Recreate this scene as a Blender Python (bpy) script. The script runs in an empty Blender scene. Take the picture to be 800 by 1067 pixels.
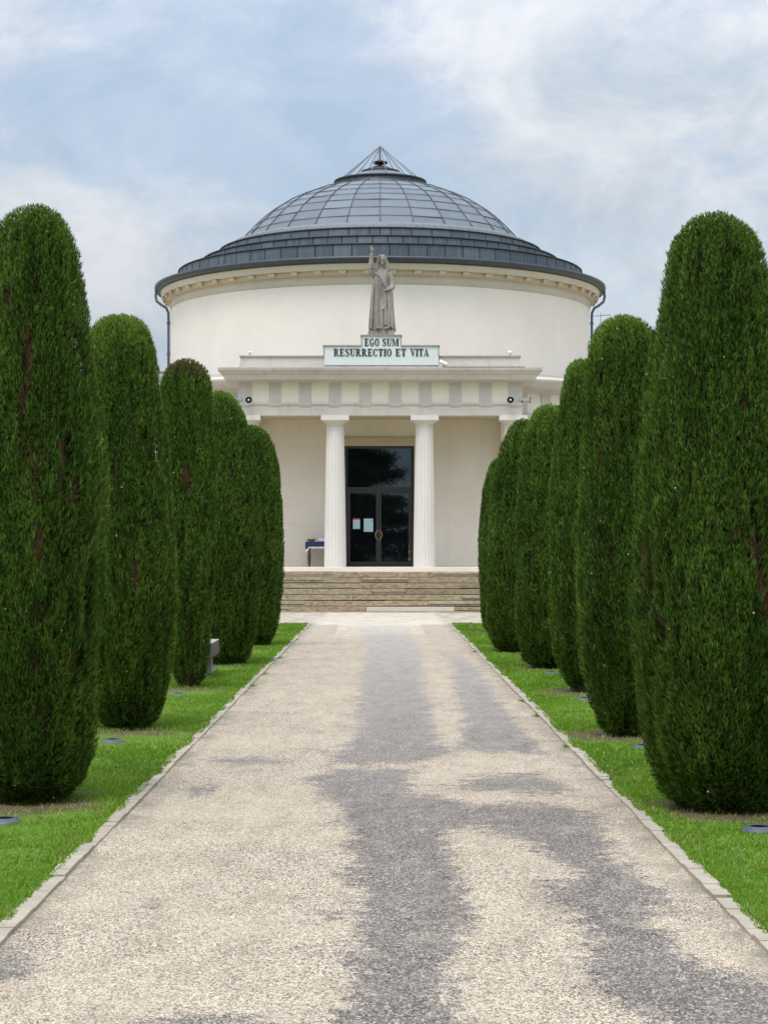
import bpy, math, random
import numpy as np
from mathutils import Vector, Matrix

random.seed(7)
C = bpy.context.scene.collection
SC = bpy.context.scene
PI = math.pi
R = math.radians

# ------------------------------------------------------------------ helpers
def unit(v):
    return v / np.maximum(np.linalg.norm(v, axis=-1, keepdims=True), 1e-9)


class MB:
    """collects shapes and links them as ONE mesh object"""
    def __init__(self):
        self.v, self.f, self.mi, self.sm = [], [], [], []

    def add(self, verts, faces, mi=0, smooth=False):
        o = len(self.v)
        self.v += [tuple(p) for p in verts]
        for f in faces:
            self.f.append(tuple(i + o for i in f))
            self.mi.append(mi)
            self.sm.append(smooth)
        return self

    def box(self, x0, x1, y0, y1, z0, z1, mi=0, top=None):
        t = top or (x0, x1, y0, y1)
        v = [(x0, y0, z0), (x1, y0, z0), (x1, y1, z0), (x0, y1, z0),
             (t[0], t[2], z1), (t[1], t[2], z1), (t[1], t[3], z1), (t[0], t[3], z1)]
        f = [(3, 2, 1, 0), (4, 5, 6, 7), (0, 1, 5, 4), (1, 2, 6, 5), (2, 3, 7, 6), (3, 0, 4, 7)]
        return self.add(v, f, mi)

    def obox(self, M, sx, sy, sz, mi=0):
        v = [M @ Vector((x * sx / 2, y * sy / 2, z * sz / 2)) for z in (-1, 1) for x, y in ((-1, -1), (1, -1), (1, 1), (-1, 1))]
        f = [(3, 2, 1, 0), (4, 5, 6, 7), (0, 1, 5, 4), (1, 2, 6, 5), (2, 3, 7, 6), (3, 0, 4, 7)]
        return self.add(v, f, mi)

    def lathe(self, prof, n=48, c=(0, 0, 0), mi=0, smooth=True, a0=0.0, a1=2 * PI, M=None, rf=None):
        full = abs(a1 - a0 - 2 * PI) < 1e-6
        m = n if full else n + 1
        v = []
        for r, z in prof:
            for k in range(m):
                a = a0 + (a1 - a0) * k / n
                rr = rf(r, z, a) if rf else r
                p = Vector((rr * math.cos(a), rr * math.sin(a), z))
                if M: p = M @ p
                v.append((p[0] + c[0], p[1] + c[1], p[2] + c[2]))
        f = []
        for j in range(len(prof) - 1):
            for k in range(n):
                k2 = (k + 1) % m
                a, b = j * m + k, j * m + k2
                f.append((a, b, b + m, a + m))
        return self.add(v, f, mi, smooth)

    def tube(self, pts, r, n=8, mi=0, smooth=True, caps=True):
        pts = [Vector(p) for p in pts]
        rs = r if isinstance(r, (list, tuple)) else [r] * len(pts)
        v, f = [], []
        up = Vector((0, 0, 1))
        prev = None
        for i, p in enumerate(pts):
            t = (pts[min(i + 1, len(pts) - 1)] - pts[max(i - 1, 0)]).normalized()
            if prev is None:
                s = t.cross(up)
                if s.length < 1e-3: s = t.cross(Vector((1, 0, 0)))
            else:
                s = prev - t * prev.dot(t)
            s.normalize()
            prev = s
            w = t.cross(s)
            for k in range(n):
                a = 2 * PI * k / n
                v.append(p + (s * math.cos(a) + w * math.sin(a)) * rs[i])
        for i in range(len(pts) - 1):
            for k in range(n):
                a, b = i * n + k, i * n + (k + 1) % n
                f.append((a, b, b + n, a + n))
        if caps:
            f.append(tuple(range(n - 1, -1, -1)))
            f.append(tuple((len(pts) - 1) * n + k for k in range(n)))
        return self.add(v, f, mi, smooth)

    def prism(self, poly, y0, y1, mi=0):
        """poly of (x,z), extruded along y"""
        n = len(poly)
        v = [(x, y0, z) for x, z in poly] + [(x, y1, z) for x, z in poly]
        f = [tuple(range(n)), tuple(range(2 * n - 1, n - 1, -1))]
        f += [((k + 1) % n, k, k + n, (k + 1) % n + n) for k in range(n)]
        return self.add(v, f, mi)

    def build(self, name, mats, parent=None, org=(0, 0, 0), bevel=0):
        me = bpy.data.meshes.new(name)
        ox, oy, oz = org
        me.from_pydata([(a - ox, b - oy, c - oz) for a, b, c in self.v], [], self.f)
        for m in (mats if isinstance(mats, (list, tuple)) else [mats]):
            me.materials.append(m)
        me.polygons.foreach_set('material_index', self.mi)
        me.polygons.foreach_set('use_smooth', self.sm)
        me.update()
        o = bpy.data.objects.new(name, me)
        C.objects.link(o)
        if parent: o.parent = parent
        if bevel:
            b = o.modifiers.new('bevel', 'BEVEL')
            b.width, b.segments, b.limit_method = bevel, 2, 'ANGLE'
        return o


def np_mesh(name, v, f, mats, mi=None, attrs=None, smooth=False, parent=None):
    """v (n,3), f (m,k) arrays"""
    me = bpy.data.meshes.new(name)
    n, (m, k) = len(v), f.shape
    me.vertices.add(n)
    me.vertices.foreach_set('co', np.ascontiguousarray(v, dtype=np.float32).ravel())
    me.loops.add(m * k)
    me.loops.foreach_set('vertex_index', np.ascontiguousarray(f, dtype=np.int32).ravel())
    me.polygons.add(m)
    me.polygons.foreach_set('loop_start', np.arange(0, m * k, k, dtype=np.int32))
    me.polygons.foreach_set('loop_total', np.full(m, k, dtype=np.int32))
    for mm in (mats if isinstance(mats, (list, tuple)) else [mats]):
        me.materials.append(mm)
    if mi is not None: me.polygons.foreach_set('material_index', mi.astype(np.int32))
    me.polygons.foreach_set('use_smooth', np.full(m, smooth))
    for an, av in (attrs or {}).items():
        a = me.attributes.new(an, 'FLOAT', 'POINT')
        a.data.foreach_set('value', av.astype(np.float32))
    me.update(calc_edges=True)
    o = bpy.data.objects.new(name, me)
    C.objects.link(o)
    if parent: o.parent = parent
    return o


def tag(o, label=None, cat=None, group=None, kind=None):
    if label: o['label'] = label
    if cat: o['category'] = cat
    if group: o['group'] = group
    if kind: o['kind'] = kind
    return o


def thing(name, label, cat, loc=(0, 0, 0), group=None):
    o = bpy.data.objects.new(name, None)
    o.empty_display_size = 0.2
    C.objects.link(o)
    o.location = loc
    return tag(o, label, cat, group)


def copy_tree(o, parent=None):
    c = o.copy()
    C.objects.link(c)
    if parent: c.parent = parent
    for ch in list(o.children):
        copy_tree(ch, c)
    return c


# ------------------------------------------------------------------ materials
class NT:
    def __init__(self, name):
        self.m = bpy.data.materials.new(name)
        self.m.use_nodes = True
        self.t = self.m.node_tree
        self.t.nodes.clear()
        self.out = self.n('ShaderNodeOutputMaterial')
        self.b = self.n('ShaderNodeBsdfPrincipled')
        self.l(self.b.outputs[0], self.out.inputs[0])
        self.geo = self.n('ShaderNodeNewGeometry')
        self.pos = self.geo.outputs['Position']

    def n(self, t, **kw):
        nd = self.t.nodes.new(t)
        for k, v in kw.items(): setattr(nd, k, v)
        return nd

    def l(self, a, b): self.t.links.new(a, b)

    def put(self, sock, v):
        if hasattr(v, 'links') or isinstance(v, bpy.types.NodeSocket): self.l(v, sock)
        else: sock.default_value = v

    def vec(self, sx=1, sy=1, sz=1, src=None):
        mp = self.n('ShaderNodeMapping')
        mp.inputs['Scale'].default_value = (sx, sy, sz)
        self.l(src or self.pos, mp.inputs['Vector'])
        return mp.outputs[0]

    def noise(self, scale, detail=4, rough=0.55, v=None, dist=0):
        nd = self.n('ShaderNodeTexNoise')
        nd.inputs['Scale'].default_value = scale
        nd.inputs['Detail'].default_value = detail
        nd.inputs['Roughness'].default_value = rough
        nd.inputs['Distortion'].default_value = dist
        self.l(v or self.pos, nd.inputs['Vector'])
        return nd.outputs['Fac']

    def ramp(self, fac, stops):
        nd = self.n('ShaderNodeValToRGB')
        el = nd.color_ramp.elements
        while len(el) < len(stops): el.new(0.5)
        for e, (p, c) in zip(el, stops):
            e.position = p
            e.color = (*c, 1) if isinstance(c, (tuple, list)) else (c, c, c, 1)
        self.l(fac, nd.inputs[0])
        return nd.outputs[0]

    def math(self, op, a, b=0.0, c=None, clamp=False):
        nd = self.n('ShaderNodeMath', operation=op, use_clamp=clamp)
        self.put(nd.inputs[0], a); self.put(nd.inputs[1], b)
        if c is not None: self.put(nd.inputs[2], c)
        return nd.outputs[0]

    def mix(self, fac, a, b, bt='MIX'):
        nd = self.n('ShaderNodeMix', data_type='RGBA', blend_type=bt)
        self.put(nd.inputs[0], fac)
        for s, v in ((nd.inputs[6], a), (nd.inputs[7], b)):
            if isinstance(v, (tuple, list)): v = (*v[:3], 1)
            self.put(s, v)
        return nd.outputs[2]

    def attr(self, name):
        return self.n('ShaderNodeAttribute', attribute_name=name).outputs['Fac']

    def island(self): return self.geo.outputs['Random Per Island']

    def color(self, v):
        if isinstance(v, (tuple, list)): v = (*v[:3], 1)
        self.put(self.b.inputs['Base Color'], v)
        return self

    def rough(self, v): self.put(self.b.inputs['Roughness'], v); return self

    def spec(self, v): self.b.inputs['Specular IOR Level'].default_value = v; return self

    def bump(self, h, strength=0.3, dist=0.01):
        nd = self.n('ShaderNodeBump')
        nd.inputs['Strength'].default_value = strength
        nd.inputs['Distance'].default_value = dist
        self.l(h, nd.inputs['Height'])
        self.l(nd.outputs[0], self.b.inputs['Normal'])
        return self


def stone(name, c, var=0.12, stain=(0.30, 0.26, 0.21), stain_amt=0.35, streak=0.3, rough=0.85, joints=None, scale=1.0):
    """weathered masonry / plaster: soft mottling, vertical rain streaks, fine grain"""
    t = NT(name)
    big = t.noise(0.7 * scale, 5, 0.6)
    lo = tuple(x * (1 - var) for x in c); hi = tuple(min(0.92, x * (1 + var * 0.6)) for x in c)
    col = t.ramp(big, [(0.3, lo), (0.7, hi)])
    st = t.noise(1.0, 5, 0.6, t.vec(5 * scale, 5 * scale, 0.35 * scale))
    sm = t.ramp(st, [(0.52, 0.0), (0.78, 1.0)])
    col = t.mix(t.math('MULTIPLY', sm, streak), col, stain)
    pt = t.noise(3.5 * scale, 7, 0.7)
    pm = t.ramp(pt, [(0.56, 0.0), (0.74, 1.0)])
    col = t.mix(t.math('MULTIPLY', pm, stain_amt), col, stain)
    fine = t.noise(45 * scale, 3, 0.6)
    col = t.mix(0.22, col, t.ramp(fine, [(0.3, 0.55), (0.7, 1.0)]), 'MULTIPLY')
    if joints:
        br = t.n('ShaderNodeTexBrick')
        br.inputs['Scale'].default_value = 1.0
        br.inputs['Brick Width'].default_value = joints[0]
        br.inputs['Row Height'].default_value = joints[1]
        br.inputs['Mortar Size'].default_value = 0.006
        br.inputs['Mortar Smooth'].default_value = 0.3
        br.inputs['Color1'].default_value = (1, 1, 1, 1)
        br.inputs['Color2'].default_value = (0.965, 0.96, 0.95, 1)
        br.inputs['Mortar'].default_value = (0.90, 0.885, 0.865, 1)
        sp = t.n('ShaderNodeSeparateXYZ'); t.l(t.pos, sp.inputs[0])
        cb = t.n('ShaderNodeCombineXYZ')
        t.l(t.math('ADD', sp.outputs[0], t.math('MULTIPLY', sp.outputs[1], 0.73)), cb.inputs[0])
        t.l(sp.outputs[2], cb.inputs[1])
        t.l(cb.outputs[0], br.inputs['Vector'])
        col = t.mix(1.0, col, br.outputs['Color'], 'MULTIPLY')
    t.color(col).rough(rough).spec(0.25)
    t.bump(t.noise(30 * scale, 5, 0.65), 0.25, 0.01)
    return t.m


def plain(name, c, rough=0.6, var=0.15, metal=0.0, scale=8.0, spec=0.5):
    t = NT(name)
    n = t.noise(scale, 5, 0.6)
    t.color(t.ramp(n, [(0.3, tuple(x * (1 - var) for x in c)), (0.7, tuple(x * (1 + var) for x in c))]))
    t.rough(rough).spec(spec)
    t.b.inputs['Metallic'].default_value = metal
    return t.m


M = {}
M['plaster'] = stone('cream_plaster', (0.75, 0.68, 0.60), 0.05, (0.56, 0.48, 0.39), 0.14, 0.14, 0.9)
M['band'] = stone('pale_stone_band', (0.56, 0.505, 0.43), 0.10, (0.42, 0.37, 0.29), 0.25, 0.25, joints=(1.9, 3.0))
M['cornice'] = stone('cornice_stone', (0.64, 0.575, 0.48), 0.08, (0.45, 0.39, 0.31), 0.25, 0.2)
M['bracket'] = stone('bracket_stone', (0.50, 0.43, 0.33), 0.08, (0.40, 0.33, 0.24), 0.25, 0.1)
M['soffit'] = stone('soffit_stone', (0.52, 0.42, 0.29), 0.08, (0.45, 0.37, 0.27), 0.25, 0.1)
M['marble'] = stone('white_marble', (0.66, 0.62, 0.565), 0.06, (0.55, 0.50, 0.42), 0.14, 0.2, 0.65)
M['column'] = stone('column_stone', (0.68, 0.635, 0.58), 0.06, (0.56, 0.50, 0.41), 0.16, 0.22, 0.7)
M['arch'] = stone('entablature_stone', (0.59, 0.535, 0.475), 0.10, (0.36, 0.29, 0.24), 0.4, 0.4)
M['cornice_dirty'] = stone('weathered_cornice_stone', (0.44, 0.385, 0.33), 0.16, (0.22, 0.17, 0.14), 0.5, 0.55)
M['panel'] = stone('grey_marble_panel', (0.55, 0.50, 0.445), 0.10, (0.38, 0.34, 0.30), 0.3, 0.35, 0.55)
M['inscription'] = stone('inscription_marble', (0.655, 0.67, 0.64), 0.06, (0.50, 0.60, 0.57), 0.2, 0.45, 0.6)
M['trim'] = stone('dark_trim_stone', (0.36, 0.32, 0.28), 0.2, (0.16, 0.13, 0.11), 0.5, 0.4)
M['frieze'] = stone('frieze_plaster', (0.76, 0.68, 0.57), 0.05, (0.56, 0.48, 0.39), 0.14, 0.14, 0.9)
M['wall'] = stone('portico_wall_stone', (0.785, 0.71, 0.61), 0.05, (0.52, 0.44, 0.36), 0.25, 0.18, joints=(1.45, 0.62))
M['statue'] = stone('statue_stone', (0.285, 0.253, 0.22), 0.25, (0.05, 0.041, 0.035), 0.6, 0.85, 0.9, scale=2.2)
M['letter'] = plain('dark_letter', (0.03, 0.03, 0.032), 0.5)
M['frame'] = plain('dark_bronze_frame', (0.022, 0.020, 0.020), 0.35, 0.2)
M['brass'] = plain('worn_brass', (0.50, 0.36, 0.16), 0.35, 0.2, 0.9)
M['wood'] = plain('dark_turned_wood', (0.085, 0.032, 0.017), 0.45, 0.3, scale=20)
M['basket'] = plain('light_basket_wood', (0.42, 0.24, 0.09), 0.7, 0.35, scale=40)
M['cloth_blue'] = plain('navy_cloth', (0.022, 0.032, 0.09), 0.9, 0.3, scale=15)
M['cloth_white'] = plain('white_cloth', (0.72, 0.72, 0.76), 0.9, 0.05)
M['paper'] = plain('white_paper', (0.78, 0.79, 0.82), 0.8, 0.03)
M['zinc_dark'] = plain('dark_gutter_metal', (0.045, 0.05, 0.057), 0.45, 0.25, 0.3)
M['pipe'] = plain('blue_grey_pipe', (0.12, 0.14, 0.17), 0.5, 0.2, 0.2)
M['seam'] = plain('dark_seam_metal', (0.018, 0.021, 0.026), 0.55, 0.2)
M['rib'] = plain('dark_glazing_bar', (0.05, 0.06, 0.07), 0.45, 0.2)
M['ledge'] = plain('pale_grey_ledge', (0.13, 0.14, 0.145), 0.6, 0.2)
M['rod'] = plain('grey_steel_rod', (0.20, 0.21, 0.22), 0.4, 0.2, 0.4)
M['black'] = plain('black_metal', (0.012, 0.012, 0.013), 0.5, 0.2)
M['horn'] = plain('pale_grey_horn', (0.42, 0.46, 0.47), 0.5, 0.12)
M['white_metal'] = plain('white_painted_metal', (0.74, 0.74, 0.72), 0.45, 0.06)
M['lamp_grey'] = plain('blue_grey_lamp_housing', (0.055, 0.064, 0.078), 0.5, 0.25, scale=25)
M['concrete'] = stone('pale_concrete', (0.33, 0.305, 0.26), 0.15, (0.22, 0.19, 0.15), 0.5, 0.5, scale=3)
M['bench_dark'] = stone('weathered_bench_stone', (0.115, 0.098, 0.088), 0.25, (0.05, 0.045, 0.04), 0.5, 0.4, scale=3)
M['kerb'] = stone('pale_kerb_stone', (0.35, 0.305, 0.235), 0.2, (0.20, 0.165, 0.12), 0.6, 0.1, scale=4)
M['lead'] = stone('lead_flashing', (0.36, 0.335, 0.30), 0.2, (0.19, 0.19, 0.17), 0.5, 0.3, 0.6)
M['terracotta'] = plain('terracotta_tile', (0.17, 0.10, 0.07), 0.9, 0.3, scale=6)
M['bark'] = plain('brown_bark', (0.075, 0.05, 0.035), 0.95, 0.4, scale=30)

def paper_mat(name, red):
    t = NT(name)
    wv = t.n('ShaderNodeTexWave', wave_type='BANDS', bands_direction='Z')
    wv.inputs['Scale'].default_value = 9.0
    wv.inputs['Distortion'].default_value = 0.0
    t.l(t.pos, wv.inputs['Vector'])
    t.color(t.mix(t.math('MULTIPLY', t.ramp(wv.outputs['Fac'], [(0.75, 0.0), (0.9, 1.0)]), 0.22), (0.44, 0.60, 0.66), (0.2, 0.3, 0.36)))
    t.rough(0.5)
    return t.m
M['notice'] = paper_mat('pale_notice_paper', False)
M['red'] = plain('red_strip', (0.42, 0.06, 0.05), 0.6)

# dark door glass
t = NT('dark_glass'); t.color((0.004, 0.005, 0.006)).rough(0.015)
t.b.inputs['IOR'].default_value = 1.8; t.b.inputs['Specular Tint'].default_value = (0.62, 0.82, 1.0, 1)
M['glass'] = t.m
# dome glazing: each pane slightly its own tone
t = NT('dome_glazing')
pn = t.ramp(t.island(), [(0.0, (0.105, 0.124, 0.142)), (0.5, (0.118, 0.138, 0.156)), (1.0, (0.135, 0.156, 0.174))])
pn = t.mix(t.math('MULTIPLY', t.ramp(t.noise(1.3, 5, 0.65), [(0.45, 0.0), (0.75, 1.0)]), 0.35), pn, (0.19, 0.215, 0.235))
t.color(pn).rough(t.math('ADD', t.math('MULTIPLY', t.noise(2.0), 0.2), 0.34)).spec(0.3)
M['dome'] = t.m
# zinc panels of the stepped roof, streaked
t = NT('zinc_panels')
pn = t.ramp(t.island(), [(0.0, (0.055, 0.072, 0.090)), (0.6, (0.075, 0.095, 0.115)), (1.0, (0.105, 0.128, 0.148))])
sk = t.noise(1.0, 6, 0.7, t.vec(5, 5, 0.5))
pn = t.mix(t.math('MULTIPLY', t.ramp(sk, [(0.5, 0.0), (0.75, 1.0)]), 0.45), pn, (0.21, 0.24, 0.26))
t.color(pn).rough(0.5).spec(0.5); t.b.inputs['Metallic'].default_value = 0.1
M['zinc'] = t.m
# step blocks: rough brown travertine, each block its own tone
def step_mat(name, stops):
    t = NT(name)
    c = t.ramp(t.island(), stops)
    h = t.noise(1.0, 7, 0.75, t.vec(6, 6, 15))
    c = t.mix(t.math('MULTIPLY', t.ramp(h, [(0.46, 0.0), (0.62, 1.0)]), 0.7), c, (0.12, 0.096, 0.066))
    h2 = t.noise(14, 6, 0.75)
    c = t.mix(t.math('MULTIPLY', t.ramp(h2, [(0.54, 0.0), (0.62, 1.0)]), 0.75), c, (0.06, 0.06, 0.048))
    c = t.mix(t.math('MULTIPLY', t.ramp(t.noise(5, 5, 0.7), [(0.55, 0.0), (0.75, 1.0)]), 0.4), c, (0.50, 0.45, 0.36))
    t.color(c).rough(0.9).spec(0.2)
    t.bump(t.noise(22, 7, 0.7), 0.6, 0.03)
    return t.m
M['step'] = step_mat('travertine_step', [(0.0, (0.20, 0.158, 0.096)), (0.35, (0.32, 0.262, 0.168)), (0.75, (0.40, 0.333, 0.222)), (1.0, (0.35, 0.255, 0.155))])
M['step_new'] = stone('replaced_pale_step', (0.52, 0.475, 0.385), 0.06, (0.34, 0.32, 0.27), 0.3, 0.1, scale=3)

# foliage
def leaf_mat(name, stops, dry, trans):
    t = NT(name)
    tint = t.attr('tint')
    c = t.ramp(tint, stops)
    d = t.attr('dry')
    c = t.mix(t.ramp(d, [(0.0, 0.0), (0.5, 1.0)]), c, dry)
    c = t.mix(t.ramp(d, [(0.7, 0.0), (0.8, 1.0)]), c, (0.50, 0.44, 0.34))
    t.color(c).rough(0.75).spec(0.18)
    tr = t.n('ShaderNodeBsdfTranslucent')
    t.l(t.mix(1.0, c, (1.35, 1.35, 0.8), 'MULTIPLY'), tr.inputs[0])
    ms = t.n('ShaderNodeMixShader'); ms.inputs[0].default_value = trans
    t.l(t.b.outputs[0], ms.inputs[1]); t.l(tr.outputs[0], ms.inputs[2])
    t.l(ms.outputs[0], t.out.inputs[0])
    return t.m
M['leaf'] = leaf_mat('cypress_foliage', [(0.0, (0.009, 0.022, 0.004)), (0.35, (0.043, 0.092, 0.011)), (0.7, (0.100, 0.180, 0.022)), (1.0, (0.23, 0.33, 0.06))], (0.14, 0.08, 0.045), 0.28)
M['leaf_in'] = plain('cypress_inner_twigs', (0.012, 0.013, 0.006), 1.0, 0.6, scale=40, spec=0.05)
M['grass'] = leaf_mat('grass_blades', [(0.0, (0.075, 0.150, 0.011)), (0.5, (0.125, 0.240, 0.020)), (0.85, (0.19, 0.315, 0.035)), (1.0, (0.33, 0.36, 0.11))], (0.30, 0.25, 0.11), 0.3)

# lawn soil
t = NT('lawn_soil')
g = t.ramp(t.noise(6, 6, 0.7), [(0.3, (0.065, 0.125, 0.014)), (0.7, (0.115, 0.20, 0.024))])
soil = t.ramp(t.noise(25, 6, 0.75), [(0.3, (0.05, 0.04, 0.022)), (0.55, (0.12, 0.092, 0.055)), (0.75, (0.21, 0.165, 0.10))])
t.color(t.mix(t.attr('bare'), g, soil)).rough(0.95).spec(0.1)
t.bump(t.noise(30, 5, 0.7), 0.6, 0.03); M['lawn'] = t.m
t = NT('far_meadow')
t.color(t.ramp(t.noise(0.2, 6, 0.6), [(0.3, (0.07, 0.13, 0.02)), (0.7, (0.11, 0.19, 0.03))])).rough(0.95).spec(0.1); M['meadow'] = t.m

# exposed-aggregate drive with worn grey patches
def path_mat(name, forecourt=False):
    t = NT(name)
    vo = t.n('ShaderNodeTexVoronoi'); vo.inputs['Scale'].default_value = 100; sv = t.vec(1.25, 0.72, 1); t.l(sv, vo.inputs['Vector'])
    vr = t.n('ShaderNodeSeparateColor'); t.l(vo.outputs['Color'], vr.inputs[0])
    vo2 = t.n('ShaderNodeTexVoronoi'); vo2.inputs['Scale'].default_value = 165; t.l(sv, vo2.inputs['Vector'])
    vr2 = t.n('ShaderNodeSeparateColor'); t.l(vo2.outputs['Color'], vr2.inputs[0])
    beige = t.ramp(vr.outputs[0], [(0.0, (0.055, 0.042, 0.030)), (0.12, (0.19, 0.150, 0.110)), (0.26, (0.37, 0.305, 0.222)), (0.75, (0.475, 0.395, 0.292)), (1.0, (0.64, 0.565, 0.45))])
    beige = t.mix(t.ramp(vr2.outputs[1], [(0.76, 0.0), (0.82, 0.9)]), beige, (0.085, 0.065, 0.048))
    big = t.noise(0.55, 4, 0.6)
    beige = t.mix(t.ramp(big, [(0.35, 0.0), (0.7, 0.45)]), beige, (0.47, 0.39, 0.285))
    beige = t.mix(t.math('MULTIPLY', t.ramp(t.noise(2.6, 6, 0.7), [(0.55, 0.0), (0.75, 1.0)]), 0.4), beige, (0.30, 0.255, 0.205))
    grey = t.ramp(vr.outputs[1], [(0.0, (0.04, 0.037, 0.036)), (0.25, (0.080, 0.070, 0.061)), (0.6, (0.150, 0.131, 0.115)), (0.88, (0.25, 0.22, 0.193)), (1.0, (0.42, 0.385, 0.345))])
    grey = t.mix(t.ramp(t.noise(1.7, 5, 0.7), [(0.45, 0.0), (0.8, 0.55)]), grey, (0.23, 0.202, 0.178))
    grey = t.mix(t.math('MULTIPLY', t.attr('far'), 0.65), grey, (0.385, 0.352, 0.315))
    # ragged edge of the worn patch
    s = t.attr('grey')
    s = t.math('ADD', s, t.math('MULTIPLY', t.math('SUBTRACT', t.noise(1.6, 3, 0.6), 0.5), 0.9))
    s = t.math('ADD', s, t.math('MULTIPLY', t.math('SUBTRACT', t.noise(16, 5, 0.75), 0.5), 1.3))
    s = t.math('ADD', s, t.math('MULTIPLY', t.math('SUBTRACT', t.noise(1.0, 5, 0.65, t.vec(4, 7, 4)), 0.5), 1.0))
    s = t.math('ADD', s, t.math('MULTIPLY', t.math('SUBTRACT', vr.outputs[2], 0.5), 0.22))
    mk = t.ramp(s, [(0.44, 0.0), (0.57, 0.93)])
    mk = t.math('MULTIPLY', mk, t.ramp(t.noise(1.0, 7, 0.75, t.vec(7, 3, 7)), [(0.34, 0.45), (0.47, 1.0)]))
    c = t.mix(mk, beige, grey)
    pale = t.attr('pale')
    pn = t.ramp(t.noise(1.4, 6, 0.7), [(0.3, (0.44, 0.38, 0.305)), (0.7, (0.56, 0.50, 0.415))])
    c = t.mix(pale, c, pn)
    # patched concrete at the end of the drive, then broad mottling over everything
    tm = t.ramp(t.math('ADD', t.attr('tan'), t.math('MULTIPLY', t.math('SUBTRACT', t.noise(3.0, 4, 0.6), 0.5), 0.5)), [(0.45, 0.0), (0.55, 0.85)])
    c = t.mix(tm, c, (0.35, 0.29, 0.225))
    mo = t.noise(1.0, 7, 0.72, t.vec(4.5, 1.6, 4))
    c = t.mix(0.8, c, t.ramp(mo, [(0.34, (0.78, 0.76, 0.74)), (0.5, (1.0, 1.0, 1.0)), (0.66, (1.12, 1.11, 1.10))]), 'MULTIPLY')
    dirt = t.attr('edge')
    dm = t.math('MULTIPLY', dirt, t.ramp(t.noise(2.2, 5, 0.7), [(0.42, 0.0), (0.65, 0.8)]))
    c = t.mix(dm, c, (0.16, 0.14, 0.10))
    t.color(c).rough(0.9).spec(0.2)
    h = t.math('ADD', t.math('MULTIPLY', vo.outputs['Distance'], -1.0), t.math('MULTIPLY', vo2.outputs['Distance'], -0.4))
    t.bump(h, 0.55, 0.012)
    return t.m
M['path'] = path_mat('exposed_aggregate_drive')

# ------------------------------------------------------------------ world, sun, camera
world = bpy.data.worlds.new('World')
SC.world = world
world.use_nodes = True
wt = world.node_tree
wt.nodes.clear()
def W(tp, **kw):
    nd = wt.nodes.new(tp)
    for k, v in kw.items(): setattr(nd, k, v)
    return nd
SUN_EL, SUN_AZ = R(66), R(205)          # azimuth clockwise from +Y
sky = W('ShaderNodeTexSky', sky_type='NISHITA', sun_disc=False, sun_elevation=SUN_EL, sun_rotation=SUN_AZ, altitude=50, air_density=1.0, dust_density=0.8, ozone_density=0.6)
tc = W('ShaderNodeTexCoord')
def wmath(op, a, b=0.0, clamp=False):
    nd = W('ShaderNodeMath', operation=op, use_clamp=clamp)
    for i, v in enumerate((a, b)):
        if isinstance(v, (int, float)): nd.inputs[i].default_value = v
        else: wt.links.new(v, nd.inputs[i])
    return nd.outputs[0]
sep = W('ShaderNodeSeparateXYZ'); wt.links.new(tc.outputs['Generated'], sep.inputs[0])
mp = W('ShaderNodeMapping'); mp.inputs['Scale'].default_value = (4.0, 4.0, 6.5); mp.inputs['Location'].default_value = (3.35, 1.2, 0.55)
wt.links.new(tc.outputs['Generated'], mp.inputs[0])
def wnoise(scale, detail, rough, dist=0.0):
    nd = W('ShaderNodeTexNoise')
    nd.inputs['Scale'].default_value = scale; nd.inputs['Detail'].default_value = detail
    nd.inputs['Roughness'].default_value = rough; nd.inputs['Distortion'].default_value = dist
    wt.links.new(mp.outputs[0], nd.inputs['Vector'])
    return nd.outputs['Fac']
def blob(d, width, amt):
    d = Vector(d).normalized()
    vm = W('ShaderNodeVectorMath', operation='SUBTRACT'); wt.links.new(tc.outputs['Generated'], vm.inputs[0]); vm.inputs[1].default_value = d
    sc_ = W('ShaderNodeVectorMath', operation='MULTIPLY'); wt.links.new(vm.outputs[0], sc_.inputs[0]); sc_.inputs[1].default_value = (1 / width[0], 1 / width[0], 1 / width[1])
    ln = W('ShaderNodeVectorMath', operation='LENGTH'); wt.links.new(sc_.outputs[0], ln.inputs[0])
    e = wmath('POWER', 2.718, wmath('MULTIPLY', wmath('MULTIPLY', ln.outputs['Value'], ln.outputs['Value']), -1.0))
    return wmath('MULTIPLY', e, amt)
dens = wmath('ADD', wmath('MULTIPLY', wnoise(1.7, 10, 0.62, 0.3), 0.55), wmath('MULTIPLY', wnoise(4.6, 10, 0.66, 0.5), 0.45))
for d_, w_, a_ in (((-0.145, 1, 0.155), (0.06, 0.035), 0.22), ((0.14, 1, 0.23), (0.12, 0.06), 0.12), ((0.06, 1, 0.26), (0.05, 0.03), 0.06),
                   ((-0.09, 1, 0.22), (0.10, 0.035), -0.17), ((-0.10, 1, 0.28), (0.07, 0.03), -0.06), ((0.0, 1, 0.19), (0.05, 0.04), -0.08), ((0.16, 1, 0.14), (0.06, 0.05), 0.05), ((-0.2, 1, 0.26), (0.03, 0.03), 0.06)):
    dens = wmath('ADD', dens, blob(d_, w_, a_))
cr = W('ShaderNodeValToRGB'); cr.color_ramp.interpolation = 'EASE'
cr.color_ramp.elements[0].position = 0.41; cr.color_ramp.elements[0].color = (0.50, 0.50, 0.50, 1)
cr.color_ramp.elements[1].position = 0.61; cr.color_ramp.elements[1].color = (0.97, 0.97, 0.97, 1)
wt.links.new(dens, cr.inputs[0])
cc = W('ShaderNodeMix', data_type='RGBA')
cm = W('ShaderNodeMapRange'); cm.inputs[1].default_value = 0.36; cm.inputs[2].default_value = 0.60
wt.links.new(wnoise(2.6, 9, 0.62, 0.4), cm.inputs[0]); wt.links.new(cm.outputs[0], cc.inputs[0])
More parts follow.
